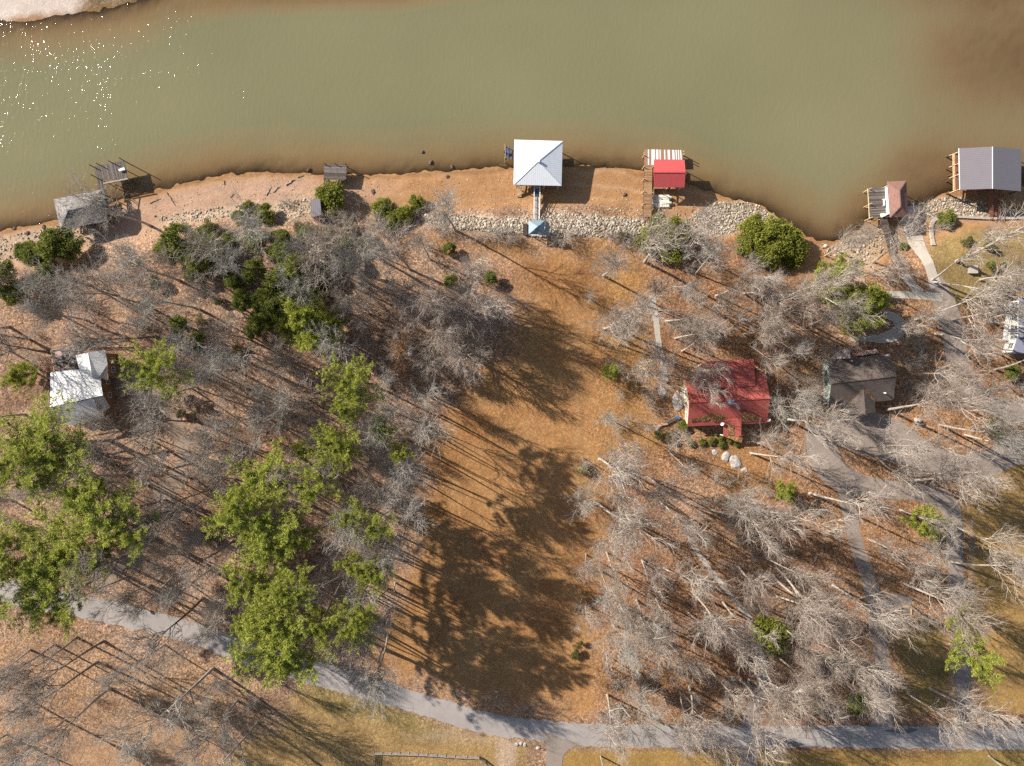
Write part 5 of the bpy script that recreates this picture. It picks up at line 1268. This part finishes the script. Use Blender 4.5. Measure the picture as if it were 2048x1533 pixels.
PALE = [bare_meshes(101+i, 'bark_pale', 'twig_pale', **kw) for i, kw in enumerate([dict(fork=.55, spread=30), dict(fork=.64, spread=26, limbs=6), dict(fork=.5, spread=40, limbs=9, lean=.1), dict(fork=.55, stems=2, spread=36), dict(fork=.68, spread=44, limbs=7, lean=.12), dict(fork=.6, spread=30, limbs=6, dens=.9), dict(fork=.45, spread=50, limbs=8, lean=.16, dens=.95)])]
GREY = [bare_meshes(201+i, 'bark_grey', 'twig_grey', **kw) for i, kw in enumerate([dict(fork=.55), dict(fork=.48, spread=44, limbs=9), dict(fork=.6, spread=34, limbs=7, lean=.12), dict(fork=.5, stems=2), dict(fork=.4, spread=50, limbs=9, lean=.15, dens=.95)])]
BROWN = [bare_meshes(301+i, 'bark_dark', 'twig_brown', **kw) for i, kw in enumerate([dict(fork=.5, spread=36, limbs=7), dict(fork=.6, limbs=6, lean=.12), dict(fork=.45, spread=42)])]
TALLS = [bare_meshes(251+i, 'bark_grey', 'twig_grey', fork=.7, limbs=6, spread=34, dens=.85, rt=.2, H=21, lean=.05+.06*i) for i in range(3)]
OPEN = [bare_meshes(401+i, 'bark_pale', 'twig_pale', **kw) for i, kw in enumerate([dict(H=13, fork=.2, spread=58, limbs=14, rt=.26, dens=1.15), dict(H=14, fork=.18, spread=62, limbs=13, stems=2, rt=.26, dens=1.12)])]
ORNG = [bare_meshes(451, 'bark_grey', 'twig_brown', leaf=('orange', .5, 5), H=14, fork=.3, spread=42)]
PINE = [pine_meshes(501+i, **kw) for i, kw in enumerate([dict(), dict(base=.81, R=3.3, nb=18), dict(nb=26, R=3.9), dict(base=.74, nb=22), dict(base=.77, nb=16, R=3.5)])]
YPINE = [pine_meshes(551+i, H=9, R=2.6, base=.15, nb=34, nlen=.28) for i in range(2)]
BUSH = [bush_meshes(601+i, 'bush') for i in range(3)]
CEDR = [bush_meshes(651+i, 'cedar', 2.6, 5.2, 20, 160, .11) for i in range(3)]
DRYG = [bush_meshes(671+i, 'drygreen', 2.8, 3.2, 14, 120, .11) for i in range(2)]
CLIP = [bush_meshes(691, 'cedar', 1.5, 1.6, 18, 260, .06, loose=.36)]
BRSH = [brush_meshes(701+i, m_) for i, m_ in enumerate(['twig_grey', 'twig_pale', 'twig_brown', 'twig_grey'])]
print('library', sum(len(p[1].polygons) for L in (PALE,GREY,BROWN,OPEN,ORNG,PINE,YPINE,BUSH,CEDR,DRYG,CLIP,BRSH) for t in L for p in t))
# ------------------------------------------------------------------ vegetation: where it stands (photo pixels of the foot)
VEG = []      # (object, px, py, noun, adjectives)
def base_of(px, py, h):     # foot of a plant whose crown centre, h metres up, is seen at px, py
    k = (CAMH-h)/CAMH; return CX+(px-CX)*k, CY+(py-CY)*k
def put(lib, i, px, py, s, name, noun, cat, group, hs=None, tilt=None, adj=''):
    v = G(px, py); tl = tilt if tilt is not None else (rng.gauss(0,.05), rng.gauss(0,.05)); sx = s*(.93+.14*rng.random())
    o = place(lib[i % len(lib)], name, '', cat, v, (sx, s*(.93+.14*rng.random()), hs if hs else s*(.92+.16*rng.random())), rng.random()*6.283, group, tl)
    VEG.append((o, px, py, noun, adj)); return o
tall = 'bare trees'
# main bare trees of the right-hand woods: (px, py, library, scale)
TR = [(1830,962,'P',1.15),(1817,944,'P',1.1),(1714,900,'P',1.05),(1751,912,'P',1.0),(1772,820,'P',1.15),(1515,888,'P',.85),(1502,907,'P',.9),(1570,838,'P',1.0),(1545,812,'G',.9),(1820,748,'P',1.0),(1500,690,'P',.85),(1620,987,'P',1.2),
 (1524,1023,'P',1.1),(1526,1113,'P',.95),(1550,1131,'P',1.2),(1539,1146,'P',1.15),(1573,1156,'P',1.2),(1666,1171,'P',1.2),(1803,1165,'P',1.2),(1850,1164,'P',1.0),(1785,1113,'G',.9),(1902,1124,'P',1.0),(1882,1040,'P',.85),(1554,1193,'P',1.0),(1598,1313,'P',1.0),(1625,1300,'P',1.0),
 (1513,1319,'P',1.0),(1551,1311,'P',1.05),(1680,1324,'P',1.05),(1859,1378,'P',1.05),(1481,1360,'P',1.05),(1497,1361,'P',1.15),(1379,1375,'P',1.0),(1362,1384,'P',1.1),(1574,1394,'P',.6),(1813,1387,'P',.8),(1320,1004,'P',.95),(1421,1020,'P',1.05),(1194,1007,'P',1.1),(1242,1030,'P',1.05),
 (1284,1122,'P',.9),(1328,1138,'P',1.15),(1385,1185,'P',1.2),(1476,1133,'P',1.0),(1213,1105,'P',.8),(1199,1140,'G',.8),(1312,1198,'P',.85),(1273,1201,'G',1.0),(1377,1226,'P',.7),(1451,994,'P',.9),(1446,1204,'P',.9),(1276,1344,'G',.9),(1281,1234,'P',.95),(1225,1250,'G',1.0),(1215,1390,'P',1.0),
 (1199,918,'P',1.15),(1232,933,'P',1.2),(1290,953,'P',1.05),(1340,905,'P',.8),(1454,992,'G',.9),(1276,734,'O',.85),(1391,737,'O',.9),(1350,677,'P',.8),(1331,642,'P',.75),(1364,703,'P',.8),(1238,690,'G',.8),(1221,652,'P',1.0),(1218,838,'G',.75),(1487,668,'P',.85),(1309,710,'B',.6),
 (1290,524,'P',1.15),(1207,552,'P',.95),(1207,658,'P',.9),(1377,502,'P',.95),(1391,548,'G',.8),(1290,611,'B',.7),(1347,573,'G',.7),(1432,592,'P',.9),(1487,587,'P',.85),(1424,622,'O',.9),(1480,640,'P',.9),(1502,586,'P',1.0),(1556,630,'P',1.1),(1578,592,'P',.9),(1630,585,'P',1.0),
 (1913,524,'P',1.25),(1650,512,'P',.75),(1668,500,'P',.7),(1745,525,'P',1.0),(1866,562,'P',1.1),(1700,560,'P',.9),(1871,668,'P',.95),(1770,655,'P',.7),(1830,640,'P',1.1),(1895,800,'P',.9),(1905,640,'G',1.0),(1960,560,'P',.9),(1975,640,'P',1.0),(1990,740,'P',1.0),(1620,650,'P',.9),
 (1578,775,'P',.65),(1548,722,'G',.7),(1880,850,'G',.9),(1930,870,'P',.9)]
# left woods
TR += [(x_, y_, 'T', .82+.2*((i_*7) % 5)/5) for i_, (x_, y_) in enumerate([(800,830),(835,850),(815,880),(850,905),(820,935),(838,960),(805,985),(790,1010),(815,1040),(795,1070),(780,1095),(802,1120),(770,1140),(790,1165),(760,1190),(784,1215),(758,1240),(775,1270),(740,1285),(765,1300),(710,1060),(690,1150),(730,1010),(860,790),(880,830),(720,1215),(850,1000)])]
TR += [(359,562,'G',1.1),(300,452,'G',1.1),(571,483,'G',1.0),(911,462,'G',1.0),(711,537,'P',1.05),(735,500,'P',.9),(935,620,'O',1.15),(945,600,'P',1.05),(875,592,'P',1.0),(982,635,'O',1.0),(905,655,'O',.95),(938,712,'O',1.05),(885,810,'P',.45),(582,728,'O',.8),(612,797,'G',.9),(728,690,'G',.9),(735,627,'O',.75),(585,833,'G',.8),
 (604,918,'B',1.0),(527,833,'G',.9),(678,959,'G',.8),(747,970,'O',.7),(312,674,'B',1.15),(93,704,'B',1.1),(403,847,'B',1.05),(340,903,'B',1.05),(384,929,'B',1.1),(384,775,'G',.9),(310,1078,'B',1.1),(153,1275,'B',1.0),(208,1283,'B',1.15),(195,1325,'B',1.15),(405,1196,'B',1.1),(427,1337,'G',1.2),(419,1262,'P',.7),
 (466,1083,'B',1.0),(384,1007,'B',.9),(338,1028,'G',.9),(219,1378,'G',1.1),(475,1402,'G',.9),(516,1446,'G',1.2),(14,1469,'G',1.0),(424,1368,'G',.7),(60,1300,'G',.9),(110,1290,'B',.9),(60,1400,'G',1.0),(130,1440,'G',.95),(330,1290,'G',.8),(490,1340,'P',.6),
 (180,570,'G',.9),(120,590,'B',.9),(60,600,'B',1.0),(230,590,'G',.9),(290,610,'B',1.0),(170,640,'G',.8),(20,655,'B',1.1),(60,680,'B',.9),(400,620,'G',1.0),(420,560,'P',.9),(470,530,'P',.95),(450,600,'P',.9),(500,570,'G',.9),(430,690,'G',1.0),(500,680,'P',.8),(470,740,'G',.85),(530,740,'G',.9),(420,760,'B',.8),
 (640,500,'G',.9),(670,560,'P',.9),(650,600,'G',.8),(700,600,'O',.6),(760,520,'G',.9),(770,560,'G',.8),(740,570,'G',.85),(240,860,'G',.9),(290,870,'G',.8),(210,880,'B',.9),(160,930,'B',.8),(250,950,'G',.9),(190,970,'G',.8),(60,960,'G',.9),(100,980,'G',.8),(20,1000,'G',.9),(50,830,'G',.9),(20,880,'B',.9),
 (300,960,'G',.8),(420,980,'B',.8),(450,900,'G',.9),(500,900,'G',.9),(470,960,'G',.8),(540,880,'P',.7),(640,850,'G',.6),(560,790,'G',.8),(440,1060,'G',.8),(380,1110,'G',.9),(420,1140,'G',.9),(350,1150,'G',.8),(300,1170,'G',.8),(470,1180,'P',.8),(450,1240,'G',.7),(540,1060,'G',.7),
 (820,540,'P',.9),(860,520,'P',.8),(800,610,'O',.75),(840,640,'O',.8),(820,700,'O',.7),(870,720,'O',.75),(790,760,'G',.7),
 (1170,1000,'G',.6),(1172,1110,'P',.7),(1170,1210,'P',.6),(1165,915,'P',.5),(1180,600,'P',.4),(1240,1210,'P',.9),(1240,1300,'G',.8),(1330,1280,'P',.8),(1450,1280,'P',.9),(1420,1340,'P',.8),(1330,1400,'G',.8),(1240,1410,'G',.8),(1500,1060,'P',.9),(1740,1080,'P',.9),(1800,1020,'P',.8),(1650,1290,'P',.9),(1560,1250,'P',.9)]
MIXED = PALE+PALE[:4]+[bare_meshes(281+i, 'bark_tan', 'twig_tan', fork=.5+.07*i, limbs=8, spread=32+5*i, dens=1.05) for i in range(3)]
LIBS = {'P': MIXED, 'G': GREY, 'B': BROWN, 'O': OPEN, 'T': TALLS}
TONE = {'T': 'slender grey bare', 'P': 'pale bare', 'G': 'grey bare', 'B': 'dark bare', 'O': 'broad pale bare'}
taken = []
for i, (a, b, k, s) in enumerate(TR[:299]):
    put(LIBS[k], rng.randrange(60), a, b, s*(.92+.16*rng.random()), 'bare_tree', 'tree', 'tree', 'leafless trees', adj=('tall ' if s >= 1.1 else 'small ' if s < .75 else '')+TONE[k]); taken.append((a, b))
print('bare trees', len(TR))
for a, b, s in ((1213,1310,.75),(1222,1335,.6),(818,690,.6),(815,740,.5),(1330,1330,.6)):
    put(ORNG, 0, a, b, s, 'oak_tree', 'orange leaved tree', 'tree', 'trees still holding dead leaves', adj='small')
# pines: (crown px, py, radius px, library)
PN = [(90,900,50),(125,925,36),(55,935,38),(175,1005,34),(215,1040,46),(258,1055,38),(105,1080,50),(60,1160,52),(5,1155,46),(190,1125,32),(95,1200,40),(125,1220,24),
 (325,745,34),(700,770,42),(715,800,28),(662,885,40),(672,915,30),(575,950,44),(596,990,34),(500,1020,42),(545,1045,38),(525,1115,42),(500,1160,30),(548,1200,40),(575,1245,38),(522,1270,42),(562,1310,46),(606,1092,34),(600,1285,32),(628,1225,26),(40,1115,38),(490,985,26),(585,1180,30),
 (715,1030,30),(748,1065,26),(700,1120,30),(742,1170,30),(770,860,24),(790,905,22),(690,1230,34),(735,1245,28),
 (1948,1283,44),(1935,1255,28)]
for a, b, r_ in PN:
    x, y = base_of(a, b, 20); put(PINE, rng.randrange(9), x, y, r_*.101*.87/3.6*(1.3 if a < 660 else 1.0), 'pine_tree', 'pine', 'pine', 'pines', hs=.86+.2*rng.random(), adj='tall yellow green')
for a, b, r_ in ((625,645,42),(650,665,36),(570,655,22),(1665,550,34),(1680,580,24),(1718,612,36),(1735,600,28),(1722,645,26),(1856,1050,28),(30,745,26),(600,905,18),(1580,990,18),(1228,738,15),(325,790,16)):
    x, y = base_of(a, b, 6); put(YPINE, rng.randrange(9), x, y, r_*.101/2.7, 'young_pine', 'young pine', 'pine', 'young pines', adj='bushy yellow green')
def bushes(lst, lib, R, name, noun, cat, group, adj, h=2.5, hs=None):
    for a, b, r_ in lst:
        x, y = base_of(a, b, h); s = r_*.101/R; put(lib, rng.randrange(9), x, y, s, name, noun, cat, group, hs=hs(s) if hs else max(s, .5), tilt=(0,0), adj=adj)
bushes([(1505,465,30),(1535,470,38),(1570,480,36),(1595,498,28),(1540,500,34),(1500,490,24),(1515,445,22),(1600,520,16),(1570,455,20),(660,400,36),(640,405,20),(765,418,26),(785,440,20),(803,430,22),(830,402,18),(525,425,22),(487,411,15),(1546,1275,38),(1535,1260,26),(1345,470,38),(1300,480,30),(1350,500,26),(1324,450,26),(1723,1412,24),(1170,940,11),(1255,466,7),(1246,465,6)], BUSH, 3.0, 'evergreen_bush', 'evergreen', 'evergreen bush', 'evergreen bushes', 'dense yellow green', 3)
bushes([(110,490,36),(130,495,30),(350,478,30),(330,500,26),(400,470,22),(395,515,30),(420,490,26),(365,500,26),(505,480,24),(565,505,24),(590,540,34),(560,560,30),(610,560,24),(575,600,30),(600,590,26),(545,620,28),(480,600,24),(520,640,26),(500,540,24),(350,650,22),(385,680,18),(340,680,16),(5,560,34),(20,590,24),(40,500,22),(590,700,0.1),(560,490,20),(640,545,18),(470,430,16),(1893,441,0.1),(980,552,14),(1640,575,18),(2040,745,16),(1998,850,10),(2012,872,14),(2030,580,12),(2000,526,9),(895,492,13),(900,560,15),(1360,1480,.1),(200,1100,20),(430,505,24),(450,480,20),(375,545,18),(610,470,22),(560,470,18),(650,470,18),(640,500,20),(580,520,24),(545,580,26),(625,590,22),(575,640,26),(520,600,24),(500,660,18),(455,560,16),(545,500,18),(685,480,18),(700,520,16),(60,510,26),(80,540,20)], CEDR, 2.6, 'cedar', 'cedar', 'cedar', 'dark cedars and laurels', 'dark green', 4)
bushes([(1640,1415,24),(1655,1408,16),(305,565,18),(440,545,16),(1455,1005,10),(470,700,14),(410,1080,18),(1460,1190,.1),(300,900,9),(225,930,9),(1295,1010,.1),(1320,870,14),(1340,880,10),(1150,1310,14),(1160,1290,8),(1940,480,14),(1990,490,14),(215,1470,.1),(530,615,16),(690,640,12),(1530,1010,.1),(360,830,14),(440,530,20),(480,560,18),(640,560,20),(660,520,22),(600,450,16),(420,450,18),(700,450,18),(350,520,18),(60,560,26),(90,520,24),(540,470,20),(730,480,16),(400,640,16),(430,600,14)], DRYG, 2.8, 'shrub', 'shrub', 'shrub', 'loose faded green shrubs', 'loose faded green', 2)
bushes([(1893,439,17),(1810,492,9),(1383,888,7),(1406,886,7),(1425,883,8),(1444,878,6),(1445,890,7),(1461,883,5),(1476,889,6),(1368,856,10),(1365,848,7),(1434,870,3.5),(1347,869,7),(2010,526,5)], CLIP, 1.5, 'clipped_shrub', 'shrub', 'shrub', 'rounded garden shrubs', 'small round green', 1, hs=lambda s: max(.5, s))
for o, a, b, n_, d_ in list(VEG):
    if o.scale[0] < .02: VEG = [t for t in VEG if t[0] is not o]; [bpy.data.objects.remove(c) for c in list(o.children)]; bpy.data.objects.remove(o)
# low bare brush between the trees
ZB = [([(0,490),(200,500),(560,450),(800,470),(770,640),(730,720),(690,860),(640,980),(600,1250),(480,1270),(300,1210),(160,1180),(0,1140)], 100), ([(820,490),(960,500),(1030,600),(900,790),(870,900),(830,1010),(800,1100),(790,1240),(740,1300),(640,1285),(700,1010)], 45),
      ([(1215,560),(1500,520),(1640,560),(1900,600),(2040,560),(2040,850),(1800,830),(1650,840),(1560,900),(1215,880)], 44), ([(1200,930),(1500,960),(1640,1000),(1740,1010),(1900,1060),(1900,1240),(1760,1250),(1760,1430),(1200,1440)], 62), ([(0,1250),(140,1260),(470,1330),(560,1400),(560,1450),(440,1500),(300,1440),(150,1470),(0,1520)], 30)]
ZB.insert(0, ([(860,455),(1050,470),(1050,480),(860,470)], 7)); ZB.insert(0, ([(1110,474),(1250,470),(1250,484),(1110,484)], 5)); ZB.insert(0, ([(560,405),(860,405),(900,450),(800,470),(560,460)], 16)); ZB.insert(1, ([(1280,470),(1440,470),(1440,540),(1280,520)], 10))
HOUSES = [(90,690,250,860),(1360,710,1560,890),(1650,700,1800,880),(1990,590,2060,720)]
cnt = 0
for pts, n in ZB:
    pl = np.array(pts, float); lo = pl.min(0); hi = pl.max(0); k = 0; tries = 0
    while k < n and tries < 6000 and cnt < 295:
        tries += 1; a = lo[0]+(hi[0]-lo[0])*rng.random(); b = lo[1]+(hi[1]-lo[1])*rng.random()
        if not inpoly(np.array([a]), np.array([b]), pl)[0]: continue
        if any(x0 < a < x1 and y0 < b < y1 for x0, y0, x1, y1 in HOUSES): continue
        if any((a-x)**2+(b-y)**2 < (w/2+9)**2 for L in DRIVES for x, y, w in L): continue
        if any((a-x)**2+(b-y)**2 < 13**2 for x, y in taken): continue
        taken.append((a, b)); k += 1; cnt += 1
        put(BRSH, rng.randrange(9), a, b, .6+.7*rng.random(), 'bare_shrub', 'brush', 'shrub', 'low bare brush', adj='low bare')
# ------------------------------------------------------------------ labels that say where each plant stands
LM = [('the white roofed house',155,775),('the shingled boathouse',160,425),('the small grey platform',670,345),('the white roofed boathouse',1076,325),('the red roofed boathouse',1338,347),('the red roofed house',1455,810),('the brown roofed house',1725,760),
      ('the brown roofed boathouse',1797,398),('the big grey boathouse',1985,335),('the beige house',2040,650),('the utility pole',1579,1426),('the square timber frame',1811,1221),('the stone gate pillars',1975,1440),('the white mailbox',287,1216),('the board fence',850,1507),
      ('the blue grey pavilion',1074,458),('the three pale boulders',1450,915),('the grey driveway bend',366,915),('the lower left corner',0,1533),('the left edge',0,1000),('the lower drive mouth',1112,1500),('the left end of the road',60,1195),('the long pale log in the lot',1142,1029),('the leaf island',1790,930),('the fork of the right driveways',1690,965),('the mouth of the middle drive',1500,1440),
      ('the bare stony cove',1700,500),('the thin concrete path',1470,1200),('the small blue roofed shed',630,418),('the road bend',490,1309),('the pale garden path',1318,690)]
ORD = ['nearest','second nearest','third nearest','fourth nearest','fifth nearest','sixth nearest','seventh nearest','eighth nearest','ninth nearest','tenth nearest','eleventh nearest','twelfth nearest','thirteenth nearest','fourteenth nearest','fifteenth nearest','sixteenth nearest','seventeenth nearest','eighteenth nearest','nineteenth nearest','twentieth nearest']
DIR = ['right of','below right of','below','below left of','left of','above left of','above','above right of']
bk = {}
for o, a, b, noun, adj in VEG:
    nm, lx, ly = min(LM, key=lambda l: (l[1]-a)**2+(l[2]-b)**2); k = int(round(math.atan2(b-ly, a-lx)/(math.pi/4))) % 8
    bk.setdefault((noun, nm, k), []).append((math.hypot(a-lx, b-ly), o, adj))
for (noun, nm, k), l in bk.items():
    l.sort(key=lambda t: t[0])
    for i, (_, o, adj) in enumerate(l):
        o['label'] = f"{adj} {noun}, {ORD[min(i,19)]} {noun if noun != 'tree' else 'leafless tree'} {DIR[k]} {nm}" if len(l) > 1 else f"{adj} {noun} standing alone {DIR[k]} {nm}"
        w = o['label'].split()
        if len(w) > 16: o['label'] = f"{adj} {noun}, {ORD[min(i,19)]} {DIR[k]} {nm}"
bad = [len(l) for l in bk.values() if len(l) > 20]
print('veg', len(VEG), 'buckets', len(bk), 'over', bad, 'brush', cnt, 'objects', len(bpy.data.objects))
